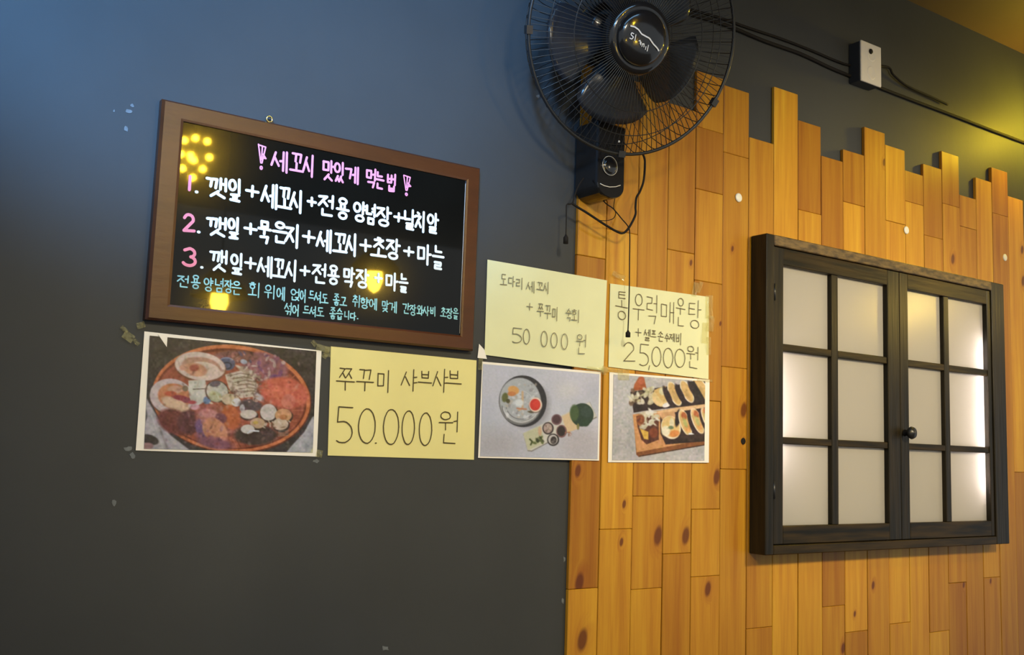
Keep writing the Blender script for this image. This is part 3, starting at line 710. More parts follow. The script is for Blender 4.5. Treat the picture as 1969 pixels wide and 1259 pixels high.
class Paint:
    def __init__(s, sx, sy, ox, oy, sc_, base):
        s.x = (sx - ox) * sc_; s.y = (sy - oy) * sc_; s.c = np.tile(np.array(base, float), (len(sx), 1)); s.k = sc_
    def mix(s, m, col): s.c = s.c * (1 - m[:, None]) + np.array(col, float) * m[:, None]
    def ell(s, cx, cy, rx, ry, col, rot=0.0, soft=6, op=1.0):
        a = math.radians(rot); dx = s.x - cx; dy = s.y - cy
        u = (dx * math.cos(a) + dy * math.sin(a)) / rx; v = (-dx * math.sin(a) + dy * math.cos(a)) / ry
        d = (1 - np.sqrt(u * u + v * v)) * min(rx, ry)
        s.mix(np.clip(d / soft + 0.5, 0, 1) * op, col)
    def ring(s, cx, cy, rx, ry, w_, col, rot=0.0, soft=5, op=1.0, a0=None, a1=None):
        a = math.radians(rot); dx = s.x - cx; dy = s.y - cy
        u = (dx * math.cos(a) + dy * math.sin(a)) / rx; v = (-dx * math.sin(a) + dy * math.cos(a)) / ry
        d = w_ / 2 - np.abs(1 - np.sqrt(u * u + v * v)) * min(rx, ry)
        m = np.clip(d / soft + 0.5, 0, 1) * op
        if a0 is not None:
            t = np.degrees(np.arctan2(v, u)) % 360
            m = m * (((t - a0) % 360) < ((a1 - a0) % 360))
        s.mix(m, col)
    def poly(s, pts, col, soft=5, op=1.0):
        ins = np.zeros(len(s.x), bool); dist = np.full(len(s.x), 1e9); n = len(pts)
        for i in range(n):
            x0, y0 = pts[i]; x1, y1 = pts[(i + 1) % n]
            c = ((y0 > s.y) != (y1 > s.y))
            xi = (x1 - x0) * (s.y - y0) / ((y1 - y0) if y1 != y0 else 1e-9) + x0
            ins ^= c & (s.x < xi)
            dist = np.minimum(dist, s.seg(x0, y0, x1, y1))
        d = np.where(ins, dist, -dist)
        s.mix(np.clip(d / soft + 0.5, 0, 1) * op, col)
    def seg(s, x0, y0, x1, y1):
        dx, dy = x1 - x0, y1 - y0; L2 = dx * dx + dy * dy + 1e-9
        t = np.clip(((s.x - x0) * dx + (s.y - y0) * dy) / L2, 0, 1)
        return np.hypot(s.x - x0 - t * dx, s.y - y0 - t * dy)
    def line(s, pts, w_, col, soft=5, op=1.0):
        d = np.full(len(s.x), 1e9)
        for a, b_ in zip(pts[:-1], pts[1:]): d = np.minimum(d, s.seg(*a, *b_))
        s.mix(np.clip((w_ / 2 - d) / soft + 0.5, 0, 1) * op, col)
    def mottle(s, amp, scale, seed=0):
        g = np.random.default_rng(seed); n = 48; tab = g.normal(size=(n, n, 3))
        x = s.x / scale; y = s.y / scale; i = np.floor(x).astype(int); j = np.floor(y).astype(int); fx = (x - i)[:, None]; fy = (y - j)[:, None]
        fx = fx * fx * (3 - 2 * fx); fy = fy * fy * (3 - 2 * fy)
        T = lambda a, b_: tab[a % n, b_ % n]
        v = (T(i, j) * (1 - fx) + T(i + 1, j) * fx) * (1 - fy) + (T(i, j + 1) * (1 - fx) + T(i + 1, j + 1) * fx) * fy
        s.c = s.c + (v * 0.25 + v[:, :1] * 0.9) * amp
    def spots(s, n, region, size, cols, seed, soft=8, op=0.8):
        r_ = random.Random(seed)
        for _ in range(n):
            x = r_.uniform(region[0], region[2]); y = r_.uniform(region[1], region[3])
            s.ell(x, y, size * r_.uniform(.5, 1.6), size * r_.uniform(.3, .9), r_.choice(cols), r_.uniform(0, 180), soft, op)

def paint_platter(sx, sy):
    p = Paint(sx, sy, 280, 640, 5.247, (50, 43, 40)); p.mottle(5, 90, 1)
    p.poly([(-60, 560), (10, 660), (110, 830), (250, 1030), (470, 1200), (-80, 1200)], (172, 163, 156), 14)
    p.line([(140, 960), (230, 1190)], 22, (140, 130, 122), 16); p.line([(60, 830), (180, 1180)], 12, (186, 176, 168), 10)
    p.ell(40, 1075, 95, 48, (52, 44, 40), 18, 10); p.ell(20, 1140, 60, 34, (150, 110, 100), 0, 12)
    p.ell(-5, 830, 22, 60, (90, 84, 80), 0, 10)
    p.poly([(1390, 1240), (1480, 1130), (1600, 1000), (1680, 850), (1760, 800), (1760, 1240)], (166, 162, 156), 10)
    p.poly([(1640, 1240), (1700, 1130), (1740, 1110), (1730, 1240)], (190, 182, 130), 8)
    p.ell(868, 668, 806, 548, (96, 38, 18), 5, 6); p.ell(862, 660, 800, 540, (205, 112, 60), 5, 6)
    p.ell(858, 664, 768, 506, (112, 42, 20), 5, 8); p.ell(856, 672, 748, 484, (156, 74, 48), 5, 10)
    for k in range(26):      # woven wall of the basket
        a = math.radians(-95 + k * 7.2); p.line([(856 + 750 * math.cos(a), 672 + 480 * math.sin(a)), (856 + 655 * math.cos(a + .05), 672 + 400 * math.sin(a + .05))], 9, (188, 108, 72) if k % 2 else (128, 54, 32), 5, .7)
    for k in range(22):
        a = math.radians(60 + k * 5.6); p.line([(856 + 750 * math.cos(a), 672 + 480 * math.sin(a)), (856 + 620 * math.cos(a + .05), 672 + 380 * math.sin(a + .05))], 8, (176, 88, 50) if k % 2 else (90, 36, 18), 5, .7)
    p.ell(1200, 350, 240, 150, (142, 84, 86), 15, 30); p.spots(46, (980, 220, 1400, 490), 26, [(176, 130, 130), (120, 66, 84), (190, 160, 140), (112, 60, 96), (160, 92, 84)], 3)
    p.ell(900, 240, 220, 66, (120, 70, 60), 0, 20); p.spots(22, (700, 190, 1080, 290), 20, [(160, 96, 78), (90, 48, 44), (180, 130, 110), (74, 64, 92)], 5)
    p.ell(820, 310, 82, 66, (74, 82, 104), 10, 12); p.ring(820, 330, 44, 32, 12, (38, 42, 56), 0, 6); p.ring(815, 290, 70, 40, 9, (150, 158, 170), 0, 6, .7, 180, 340); p.ell(990, 290, 36, 24, (172, 172, 178), 20, 8)
    p.ell(1320, 470, 70, 44, (106, 64, 110), 20, 22)
    # gill slices
    p.poly([(800, 420), (950, 380), (1080, 440), (1130, 520), (1110, 640), (960, 660), (840, 560)], (198, 178, 150), 12)
    for k in range(7): p.line([(850 + k * 8, 430 + k * 32), (1080 + k * 4, 400 + k * 36)], 7, (140, 112, 84) if k % 2 else (214, 198, 172), 5, .8)
    p.ell(1010, 380, 90, 30, (176, 150, 122), 25, 12); p.spots(14, (900, 330, 1130, 450), 20, [(206, 190, 164), (134, 104, 88)], 8)
    p.poly([(1110, 590), (1200, 640), (1190, 700), (1080, 660)], (190, 176, 168), 14)
    p.ell(1400, 600, 250, 150, (202, 92, 66), 12, 26); p.ell(1340, 600, 130, 60, (214, 104, 74), 0, 20); p.ell(1440, 690, 72, 74, (206, 112, 88), 0, 12); p.spots(26, (1180, 520, 1580, 740), 22, [(222, 124, 92), (178, 70, 50), (196, 84, 58)], 9, 12, .5)
    # two large shells
    p.ell(552, 345, 262, 150, (120, 70, 48), 8, 10); p.ell(550, 335, 256, 142, (206, 180, 158), 8, 8); p.ell(560, 340, 200, 96, (184, 134, 106), 8, 12); p.ell(600, 372, 160, 78, (214, 186, 160), 12, 10)
    p.ell(505, 370, 116, 66, (202, 138, 102), 12, 16); p.ell(490, 352, 48, 34, (172, 84, 66), 0, 12); p.ell(520, 410, 40, 24, (206, 150, 108), 0, 10); p.ell(380, 350, 40, 30, (206, 146, 112), 0, 14)
    p.ell(270, 655, 228, 188, (110, 64, 46), 10, 10); p.ell(262, 642, 222, 180, (198, 176, 164), 12, 8); p.ell(290, 640, 168, 128, (196, 118, 72), 12, 14); p.ell(300, 720, 150, 60, (212, 172, 132), 22, 14)
    p.ell(300, 570, 80, 40, (204, 150, 118), 0, 14); p.ell(355, 655, 86, 26, (140, 40, 50), 10, 12); p.ell(250, 610, 60, 24, (196, 84, 52), 0, 10); p.ell(400, 560, 30, 30, (110, 90, 66), 0, 10); p.ell(420, 680, 50, 26, (128, 50, 60), 0, 10)
    p.poly([(430, 480), (600, 470), (620, 560), (600, 690), (480, 760), (440, 640)], (196, 188, 166), 10); p.line([(480, 568), (600, 562)], 8, (70, 54, 40), 4); p.ell(500, 750, 50, 28, (206, 150, 150), 0, 12); p.ell(470, 700, 40, 18, (178, 60, 66), 0, 12)
    p.ell(620, 680, 40, 40, (96, 120, 150), 0, 16)
    # small shells in the middle
    p.ell(720, 590, 120, 110, (74, 56, 44), 20, 8); p.ell(722, 588, 110, 98, (190, 182, 160), 20, 8); p.ell(700, 515, 56, 28, (98, 84, 92), -8, 8); p.ell(700, 640, 70, 54, (176, 172, 128), 20, 12)
    p.ell(860, 680, 100, 66, (84, 62, 48), 10, 8); p.ell(858, 672, 94, 60, (204, 178, 140), 10, 8); p.ell(915, 700, 48, 42, (208, 200, 188), 0, 8); p.spots(16, (640, 570, 900, 720), 15, [(214, 202, 168), (150, 132, 84), (196, 168, 120)], 12)
    p.ell(1060, 730, 120, 60, (78, 62, 66), 8, 20); p.ell(975, 760, 26, 40, (176, 168, 166), 0, 8); p.spots(8, (960, 640, 1130, 700), 18, [(186, 150, 126), (92, 66, 56)], 15)
    # big pink clam meat
    p.ell(300, 900, 190, 120, (110, 46, 38), 25, 30); p.ell(440, 900, 120, 120, (92, 44, 46), 0, 30)
    p.ell(720, 880, 230, 150, (160, 84, 70), 20, 20); p.ell(640, 840, 110, 74, (196, 126, 118), 10, 20); p.ell(860, 850, 90, 130, (186, 90, 44), -18, 18); p.ell(760, 860, 60, 50, (112, 54, 66), 20, 20)
    p.ell(580, 980, 70, 120, (116, 78, 116), -25, 20); p.ell(700, 990, 110, 150, (208, 134, 96), -38, 18); p.ell(700, 1110, 180, 60, (128, 72, 84), 10, 26)
    p.spots(30, (480, 760, 960, 1150), 24, [(206, 138, 110), (150, 70, 60), (122, 74, 104), (178, 96, 70)], 18, 14, .4)
    p.ell(1110, 1030, 220, 100, (62, 44, 38), 0, 26)
    for x, y, rx, ry, c in [(1040, 820, 84, 46, (200, 186, 164)), (1240, 800, 84, 84, (206, 190, 172)), (1390, 830, 84, 66, (208, 148, 96)), (1360, 920, 80, 60, (200, 172, 140)), (1130, 910, 76, 54, (196, 160, 118)), (1030, 970, 70, 46, (208, 196, 176))]:
        p.ell(x + 6, y + 12, rx + 8, ry + 8, (60, 38, 28), 0, 8); p.ell(x, y, rx, ry, c, 0, 8)
    p.ell(1110, 905, 26, 18, (196, 164, 70), 0, 8); p.ell(1390, 850, 40, 26, (170, 104, 54), 0, 10); p.line([(1030, 1010), (1060, 985), (1140, 990)], 16, (224, 220, 212), 5); p.spots(14, (1180, 880, 1460, 960), 16, [(214, 196, 168), (120, 84, 58)], 22)
    for k in range(4): p.line([(1340, 990 + k * 16), (1440, 982 + k * 16)], 7, (150, 160, 150), 4, .7)
    p.spots(90, (830, 400, 1160, 640), 15, [(214, 196, 168), (120, 92, 70), (172, 146, 116), (92, 66, 50)], 31, 10, .5)
    p.spots(150, (180, 250, 1560, 1130), 17, [(96, 50, 34), (190, 150, 124), (70, 40, 32), (150, 90, 70), (206, 180, 156)], 33, 14, .30)
    for k in range(6): p.line([(860 + k * 20, 430 + k * 34), (960 + k * 22, 405 + k * 36), (1060 + k * 12, 425 + k * 34)], 8, (112, 84, 62), 6, .8)
    g_ = p.c.mean(1, keepdims=True); p.c = (p.c - g_) * 0.86 + g_ * 0.93
    p.mottle(8, 20, 4); p.mottle(6, 60, 6)
    return p.c

def paint_bowl(sx, sy):
    p = Paint(sx, sy, 900, 680, 5.721, (183, 180, 180)); p.mottle(4, 200, 1)
    p.ell(1080, 400, 110, 90, (198, 192, 182), 0, 120, .8); p.ell(300, 1000, 330, 150, (166, 158, 152), 0, 200, .8); p.ell(1250, 1000, 240, 200, (172, 162, 156), 0, 200, .8)
    p.ell(640, 560, 262, 262, (132, 126, 124), 0, 60, .6)
    p.ell(602, 522, 262, 284, (44, 42, 42), -6, 5); p.ell(576, 536, 230, 248, (142, 138, 128), -6, 8); p.ell(570, 500, 222, 236, (166, 166, 160), -6, 10)
    p.ring(585, 560, 200, 190, 12, (196, 192, 184), 0, 6, .9, 20, 170); p.ring(585, 560, 168, 160, 9, (92, 88, 84), 0, 6, .8, 20, 170); p.ring(590, 570, 215, 205, 9, (86, 84, 82), 0, 6, .8, 10, 180); p.ring(580, 530, 130, 120, 8, (198, 196, 188), 0, 5, .6, 200, 350)
    p.spots(60, (420, 330, 760, 720), 20, [(196, 194, 184), (130, 124, 118), (176, 160, 136), (210, 206, 196)], 3, 8, .6)
    p.ell(500, 400, 62, 46, (206, 150, 84), 15, 12); p.ell(480, 440, 46, 26, (190, 120, 66), 0, 10); p.ell(405, 480, 34, 52, (92, 94, 50), 10, 12); p.ell(440, 520, 22, 24, (74, 70, 40), 0, 8)
    p.line([(600, 420), (600, 600), (560, 620)], 22, (190, 158, 118), 10); p.line([(540, 600), (640, 610)], 16, (182, 120, 84), 8); p.ell(690, 640, 34, 12, (84, 74, 50), 10, 8); p.ell(560, 540, 50, 40, (206, 206, 196), 0, 20)
    p.ell(742, 566, 76, 84, (110, 90, 80), 0, 6); p.ell(742, 560, 72, 80, (222, 196, 168), 0, 6); p.ell(738, 560, 58, 64, (196, 52, 38), 0, 6); p.ell(750, 550, 36, 40, (206, 60, 44), 0, 10)
    p.poly([(606, 880), (1340, 530), (1420, 700), (700, 1076), (655, 1070)], (120, 112, 100), 8); p.poly([(606, 874), (1336, 530), (1416, 690), (700, 1064), (655, 1060)], (196, 188, 168), 6)
    p.poly([(606, 874), (800, 790), (840, 980), (660, 1060)], (184, 178, 140), 10); p.poly([(1030, 690), (1130, 640), (1220, 820), (1090, 870)], (206, 176, 130), 12); p.ell(790, 850, 20, 50, (196, 158, 120), 0, 8)
    p.ell(1255, 672, 126, 128, (40, 58, 40), 10, 6); p.ell(1170, 650, 50, 90, (66, 84, 46), 0, 14); p.ell(1300, 640, 60, 60, (50, 66, 52), 0, 20); p.ell(1295, 760, 40, 40, (42, 62, 40), 0, 8); p.ell(1210, 800, 14, 36, (120, 112, 60), 0, 6)
    for x, y, rx, ry, c, d in [(975, 724, 58, 60, (116, 84, 84), (76, 50, 50)), (880, 820, 62, 68, (56, 44, 40), (170, 146, 130)), (1028, 852, 58, 70, (120, 84, 78), (48, 38, 32)), (936, 946, 66, 68, (44, 38, 34), (190, 180, 166))]:
        p.ell(x, y, rx, ry, c, 0, 5); p.ell(x - 2, y - 2, rx - 14, ry - 14, d, 0, 6)
    p.ell(940, 950, 34, 42, (52, 44, 40), 10, 8); p.spots(10, (850, 790, 910, 860), 10, [(110, 88, 70), (206, 190, 166)], 8); p.spots(10, (920, 920, 960, 980), 9, [(120, 110, 100), (40, 34, 30)], 9)
    p.line([(680, 940), (705, 965), (690, 1000)], 18, (66, 72, 34), 6); p.spots(14, (720, 915, 820, 985), 20, [(70, 80, 30), (96, 104, 50), (44, 48, 26)], 12); p.spots(6, (1070, 850, 1130, 900), 12, [(176, 110, 70), (120, 80, 52)], 2)
    p.mottle(3, 14, 5)
    return p.c

def paint_rolls(sx, sy):
    p = Paint(sx, sy, 1150, 690, 5.996, (178, 170, 160)); p.mottle(4, 160, 1)
    p.ell(260, 400, 160, 300, (186, 180, 172), 0, 160, .7); p.ell(260, 950, 180, 150, (164, 158, 148), 0, 150, .8)
    p.poly([(410, 640), (1235, 520), (1235, 990), (470, 1130), (440, 1100)], (118, 66, 30), 8); p.poly([(400, 640), (700, 600), (1235, 500), (1235, 930), (445, 1080)], (200, 140, 84), 10)
    p.poly([(445, 1076), (1235, 930), (1235, 990), (470, 1124)], (132, 78, 36), 6); p.line([(480, 1120), (1235, 990)], 10, (54, 30, 16), 8)
    p.poly([(690, 600), (1235, 510), (1235, 580), (900, 640), (700, 680)], (214, 172, 120), 12)
    # top row
    p.poly([(372, 380), (1235, 250), (1235, 520), (800, 570), (520, 600), (410, 620), (395, 520)], (44, 28, 22), 10)
    p.poly([(470, 210), (530, 215), (560, 350), (400, 370), (420, 290)], (160, 80, 36), 12); p.ell(500, 250, 34, 50, (174, 88, 52), 0, 12)
    p.spots(42, (375, 340, 640, 520), 32, [(204, 192, 156), (190, 176, 130), (214, 204, 176), (110, 84, 60)], 3, 10, .85)
    p.ell(735, 440, 110, 110, (214, 184, 124), 30, 8); p.poly([(640, 360), (780, 310), (790, 420), (760, 520)], (200, 164, 96), 12); p.ell(750, 370, 46, 46, (206, 196, 150), 0, 14); p.ell(790, 530, 50, 26, (232, 222, 204), -20, 8)
    for cx, cy, rx, ry, rot in [(882, 400, 52, 140, -24), (1025, 375, 48, 132, -26), (1185, 340, 60, 140, -32)]:
        p.ell(cx, cy, rx + 12, ry + 10, (236, 222, 194), rot, 7); p.ell(cx, cy, rx, ry, (206, 166, 100), rot, 10); p.ell(cx + 6, cy + 30, rx * .5, ry * .5, (186, 150, 90), rot, 16)
        p.ell(cx - 78, cy + 30, 34, 128, (46, 30, 28), rot, 10)
    p.poly([(1040, 260), (1110, 255), (1235, 470), (1130, 500)], (40, 30, 26), 10)
    # bottom row
    p.poly([(440, 660), (560, 620), (700, 700), (700, 930), (560, 985), (500, 930), (455, 780)], (86, 44, 26), 8); p.poly([(480, 800), (580, 840), (580, 930), (530, 920)], (214, 168, 70), 8); p.ell(640, 850, 50, 60, (124, 60, 30), 0, 16)
    p.spots(30, (480, 590, 690, 780), 32, [(214, 206, 180), (196, 184, 150), (222, 214, 196)], 5, 10, .9); p.ell(490, 700, 46, 60, (132, 70, 34), 0, 16); p.spots(5, (460, 640, 540, 760), 18, [(160, 90, 50), (100, 50, 30)], 9)
    p.poly([(715, 640), (1235, 560), (1235, 950), (780, 985), (720, 860)], (50, 30, 22), 10); p.poly([(690, 620), (880, 600), (900, 680), (740, 700)], (200, 150, 100), 14)
    p.ell(840, 790, 112, 136, (230, 210, 172), -20, 8); p.ell(838, 780, 98, 122, (214, 178, 110), -20, 10); p.ell(880, 860, 60, 40, (206, 128, 60), -10, 16); p.ell(780, 830, 50, 60, (228, 214, 176), 0, 16); p.ell(850, 740, 26, 60, (220, 204, 160), 0, 10); p.ell(840, 790, 30, 20, (104, 116, 84), 0, 12)
    p.ell(920, 680, 30, 100, (40, 26, 22), 10, 10)
    for cx, cy, rx, ry, rot in [(1005, 735, 50, 150, -20), (1145, 715, 46, 150, -22), (1250, 690, 30, 130, -22)]:
        p.ell(cx, cy, rx + 12, ry + 10, (236, 216, 180), rot, 7); p.ell(cx, cy, rx, ry, (208, 168, 102), rot, 10); p.ell(cx - 14, cy - 80, rx * .6, 44, (172, 92, 48), rot, 12); p.ell(cx + 26, cy + 60, rx * .6, 44, (216, 150, 84), rot, 16); p.ell(cx, cy, 20, 60, (176, 170, 100), rot, 14)
        p.ell(cx + 82, cy + 20, 34, 150, (48, 28, 26), rot, 10)
    p.ell(1075, 868, 34, 16, (226, 222, 216), 10, 8); p.poly([(960, 880), (1235, 860), (1235, 945), (980, 950)], (56, 38, 26), 12)
    p.mottle(7, 20, 7); p.mottle(4, 60, 8)
    return p.c

C_p1 = [(277.5, 637), (618, 674), (608.7, 877.6), (260.8, 865.7)]
q1, j1, _ = sheet('food_photo', 'colour photo print of a round basket of raw shellfish, below left of the blackboard', 'photo print', 'food photo prints', C_p1, flat, M['photo_paper'], 0.0003, 4)
picture([(288, 645), (608.5, 675), (601.5, 870), (277, 862.5)], flat, 330, 210, paint_platter, q1, j1, (222, 212, 188))
tape(q1, j1, [(239, 633, 16, 8, 0.8), (247, 647, 22, 16, 0.6), (262, 658, 14, 8, 0.8), (271, 625, 16, 12, -0.3), (604, 660, 12, 8, 0.9), (614, 872, 12, 14, 0.2)], 0.002)
b = MB(); b.prism([W(x, y, 0.0036) for x, y in [(304, 643), (322, 645), (320.5, 667)]], (0, -1, 0), 0.0005); o = b.build('torn_corner', M['photo_paper'], q1); o.matrix_parent_inverse = j1
C_p3 = [(927, 695), (1155, 715), (1151.7, 885.4), (919, 880)]
q3, j3, _ = sheet('food_photo', 'colour photo print of a dark round bowl and a long sauce tray on pale grey', 'photo print', 'food photo prints', C_p3, step, M['photo_paper'], 0.0003, 5)
picture([(929, 699.5), (1152.5, 719), (1149, 882.5), (923.5, 877)], step, 240, 190, paint_bowl, q3, j3, (222, 212, 188))
C_p4 = [(1171.7, 715), (1364, 730), (1362.6, 889.3), (1169, 888.5)]
q4, j4, _ = sheet('food_photo', 'colour photo print of sliced seaweed rice rolls on a board, taped to the planks', 'photo print', 'food photo prints', C_p4, wood, M['photo_paper'], 0.0003, 6)
picture([(1180, 719.5), (1356, 733), (1354.5, 885.5), (1177.5, 884.5)], wood, 220, 190, paint_rolls, q4, j4, (222, 212, 188))

# ------------------------------------------------------------------ wall fan
mount_c = W(1172, 330, 0.05)
fan = empty('wall_fan', (mount_c.x, 0, mount_c.z)); finv = Matrix.Translation(-Vector((mount_c.x, 0, mount_c.z)))
tag(fan, 'black wall fan with round wire grille and smoky blades at the edge of the planks', 'fan')
def fpart(mb, name, m, parent=None, label=None, kind=None):
    o = mb.build(name, M[m], parent or fan)
    if parent is None: o.matrix_parent_inverse = finv
    if label: o['label'] = label
    if kind: o['kind'] = kind
    return o
ringC = W(1222.5, 67, 0.20)
vr = (ringC - EYE).normalized()
th = math.radians(30.5)
mdir = (RV * 0.990 - UV * -0.06); mdir = (mdir - vr * mdir.dot(vr)).normalized()
fn = (-vr * math.cos(th) + mdir * math.sin(th)).normalized()          # the way the fan faces
fr = fn.cross(Vector((0, 0, 1))).normalized() * -1                     # seen from the front: right
if fr.dot(RV) < 0: fr = -fr
fu = fr.cross(-fn).normalized()
if fu.z < 0: fu = -fu
RR = 227.0 / F * ((ringC - EYE).dot(FV))
def fp(a, r, h): return ringC + fr * (r * math.cos(a)) + fu * (r * math.sin(a)) + fn * h
HR = 0.308 * RR
cap_off = fu * -0.009 + fr * -0.006
b = MB(); b.tube([fp(a, RR, 0) for a in np.linspace(0, 2 * math.pi, 73)[:-1]], 0.0036, 8, closed=True); fpart(b, 'grille_ring', 'wire')
b = MB()
N1 = 116
for k in range(N1):
    a = 2 * math.pi * k / N1; pts = []
    for t in np.linspace(0, 1, 7):
        r = HR * 0.95 + (RR - HR * 0.95) * t; h = 0.030 * math.cos(t * math.pi / 2) ** 0.8 if t < 1 else 0.0
        off = cap_off * (1 - t)
        pts.append(fp(a, r, h) + off)
    b.tube(pts, 0.00085, 4, caps=False)
for rr_ in (0.62, 0.83):
    t = (rr_ * RR - HR * .95) / (RR - HR * .95); h = 0.030 * math.cos(t * math.pi / 2) ** 0.8
    b.tube([fp(a, rr_ * RR, h) + cap_off * (1 - t) for a in np.linspace(0, 2 * math.pi, 61)[:-1]], 0.0010, 5, closed=True)
fpart(b, 'front_grille', 'wire', kind='stuff')
b = MB(); N2 = 64
for k in range(N2):
    a = 2 * math.pi * (k + .4) / N2
    prof = [(RR, 0.0), (RR * 0.985, -0.02), (RR * 0.93, -0.05), (RR * 0.75, -0.082), (RR * 0.45, -0.097), (RR * 0.3, -0.10)]
    b.tube([fp(a, r, h) for r, h in prof], 0.0009, 4, caps=False)
for rr_, h in ((0.93, -0.05), (0.6, -0.09)):
    b.tube([fp(a, rr_ * RR, h) for a in np.linspace(0, 2 * math.pi, 61)[:-1]], 0.0010, 5, closed=True)
fpart(b, 'rear_grille', 'wire', kind='stuff')
for a in (-1.5, -0.42, 0.75, 1.9, 3.3):
    b = MB(); c = fp(a, RR, 0); t1 = (fr * -math.sin(a) + fu * math.cos(a)); t2 = (fr * math.cos(a) + fu * math.sin(a))
    pts = [c + t1 * sx_ * 0.008 + t2 * sy_ * 0.0065 - fn * 0.006 for sx_, sy_ in ((-1, -1), (1, -1), (1, 1), (-1, 1))]
    b.prism(pts, fn, 0.012); fpart(b, 'grille_clip', 'black_soft')
# hub cap, motor
hc = ringC + cap_off
b = MB(); b.lathe(hc, fn, [(0.006, HR * 1.0), (0.022, HR * 0.995), (0.032, HR * 0.93), (0.036, HR * 0.80), (0.0345, HR * 0.755), (0.0345, HR * 0.74)], 56, ref=fu)
cap = fpart(b, 'hub_cap', 'black')
b = MB(); b.lathe(hc, fn, [(0.034, HR * 0.745), (0.039, HR * 0.735), (0.044, HR * 0.62), (0.0475, HR * 0.4), (0.049, HR * 0.2), (0.0495, 0.0)], 56, ref=fu)
fpart(b, 'logo_disc', 'black')
def logo_pt(u, v):
    rr0 = math.hypot(u, v); return hc + fr * u * HR + fu * v * HR + fn * (0.0505 - 0.010 * rr0 * rr0)
def logo_line(mb, pts, w_):
    P = [logo_pt(*p) for p in pts]
    for a, c in zip(P[:-1], P[1:]):
        t = (c - a).normalized(); s = t.cross(fn).normalized() * w_ / 2; n = fn * 0.0006
        mb.add([a + s + n, a - s + n, c - s + n, c + s + n], [(0, 1, 2, 3)])
b = MB()
logo_line(b, [(-.50, .22), (-.38, .22), (-.25, .17), (-.14, .08), (-.02, .05), (.12, .02), (.28, -.10), (.42, -.17), (.52, -.24)], 0.0028)
tx = [[(-.02, .10), (-.10, .12), (-.12, .06), (-.02, .0), (-.06, -.07), (-.14, -.05)],
      [(0, .12), (0, -.08)], [(0, .0), (.05, .03), (.07, -.08)], [(.02, .03), (.02, -.08)], [(0, .03), (0, -.08)], [(0, 0), (.05, .03), (.07, -.08)], [(0, .03), (0, -.08)], [(0, .12), (0, -.08)]]
u0 = [-.36, -.32, -.20, -.13, -.06, -.06, .07, .14]
offs = 0
for s, u in zip(tx, u0):
    logo_line(b, [(u * .95 + p[0] * .9, -.03 + p[1] * .85 - (u + .4) * .42) for p in s], 0.0019)
fpart(b, 'logo_print', 'logo', None, 'silver swoosh and lettering on the hub')
b = MB(); b.lathe(hc, fn, [(0.006, HR * 0.98), (-0.02, 0.03), (-0.075, 0.028)], 32); fpart(b, 'spindle', 'black_soft')
b = MB(); b.lathe(ringC, fn, [(-0.078, 0.0), (-0.078, 0.060), (-0.092, 0.072), (-0.13, 0.072), (-0.155, 0.055), (-0.16, 0.0)], 40); fpart(b, 'motor_housing', 'black')
# blades
for k in range(5):
    a0 = math.radians(188 + 72 * k); b = MB(); nr, na = 10, 9; vs = []; fs = []
    for side in (0, 1):
        for i in range(nr + 1):
            t = i / nr; r = 0.050 + (0.755 * RR - 0.050) * t
            half = math.radians(20 + 10 * math.sin(t * math.pi * 0.62)); sweep = math.radians(10) * t
            for j in range(na + 1):
                s = j / na * 2 - 1
                rl = r * (1 - 0.10 * (t ** 3) * (abs(s) ** 3))
                ang = a0 + sweep + s * half
                h = -0.038 + s * 0.017 * (1 - 0.3 * t) - 0.004 * (s * s) + (0.0009 if side else -0.0009)
                vs.append(fp(ang, rl, h))
    K = (nr + 1) * (na + 1)
    for i in range(nr):
        for j in range(na):
            q = i * (na + 1) + j; f = (q, q + 1, q + na + 2, q + na + 1); fs.append(f); fs.append(tuple(K + z for z in reversed(f)))
    for j in range(na):
        q = nr * (na + 1) + j; fs.append((q, q + 1, K + q + 1, K + q)); fs.append((j, K + j, K + j + 1, j + 1))
    for i in range(nr):
        q = i * (na + 1); fs.append((q, q + na + 1, K + q + na + 1, K + q)); q += na; fs.append((q, K + q, K + q + na + 1, q + na + 1))
    b.add(vs, fs, True); fpart(b, 'blade', 'blade')
b = MB(); b.lathe(ringC, fn, [(-0.062, 0.0), (-0.062, 0.052), (-0.014, 0.050), (-0.008, 0.03), (-0.008, 0.0)], 32); fpart(b, 'blade_hub', 'black_soft')
# wall bracket and control housing
XL = W(1149, 320, 0.085)[0]; XR = W(1202, 320, 0.085)[0]; ZT = W(1175, 236, 0.085)[2]; ZB = W(1170, 380, 0.085)[2]
def housing(x0, x1, zt_, zb_, d0, d1, r, inset=0.0):
    pts = [(x0, zt_), (x1, zt_)]; cx = (x0 + x1) / 2; hw_ = (x1 - x0) / 2
    for t in np.linspace(0, math.pi, 17): pts.append((cx + hw_ * math.cos(t) * 1.0, zb_ + r - r * math.sin(t)))
    return pts
def extr(pts, d0, d1, ch):
    b = MB(); n = len(pts); cx = sum(p[0] for p in pts) / n; cz = sum(p[1] for p in pts) / n; vs = []
    for d, s in ((d0, 1.0), (d1 - ch, 1.0), (d1 - ch * .3, 1 - ch * 12 * .4), (d1, 1 - ch * 12)):
        vs += [Vector((cx + (x - cx) * s, -d, cz + (z - cz) * s)) for x, z in pts]
    fs = [tuple(range(n)), tuple(3 * n + i for i in range(n))]
    for k in range(3):
        fs += [(k * n + i, k * n + (i + 1) % n, (k + 1) * n + (i + 1) % n, (k + 1) * n + i) for i in range(n)]
    b.add(vs, fs); return b
hs = extr(housing(XL, XR, ZT, ZB, 0, 0, 0.028), 0.0118, 0.085, 0.006); fpart(hs, 'control_housing', 'black')
dc = W(1172, 319, 0.086)
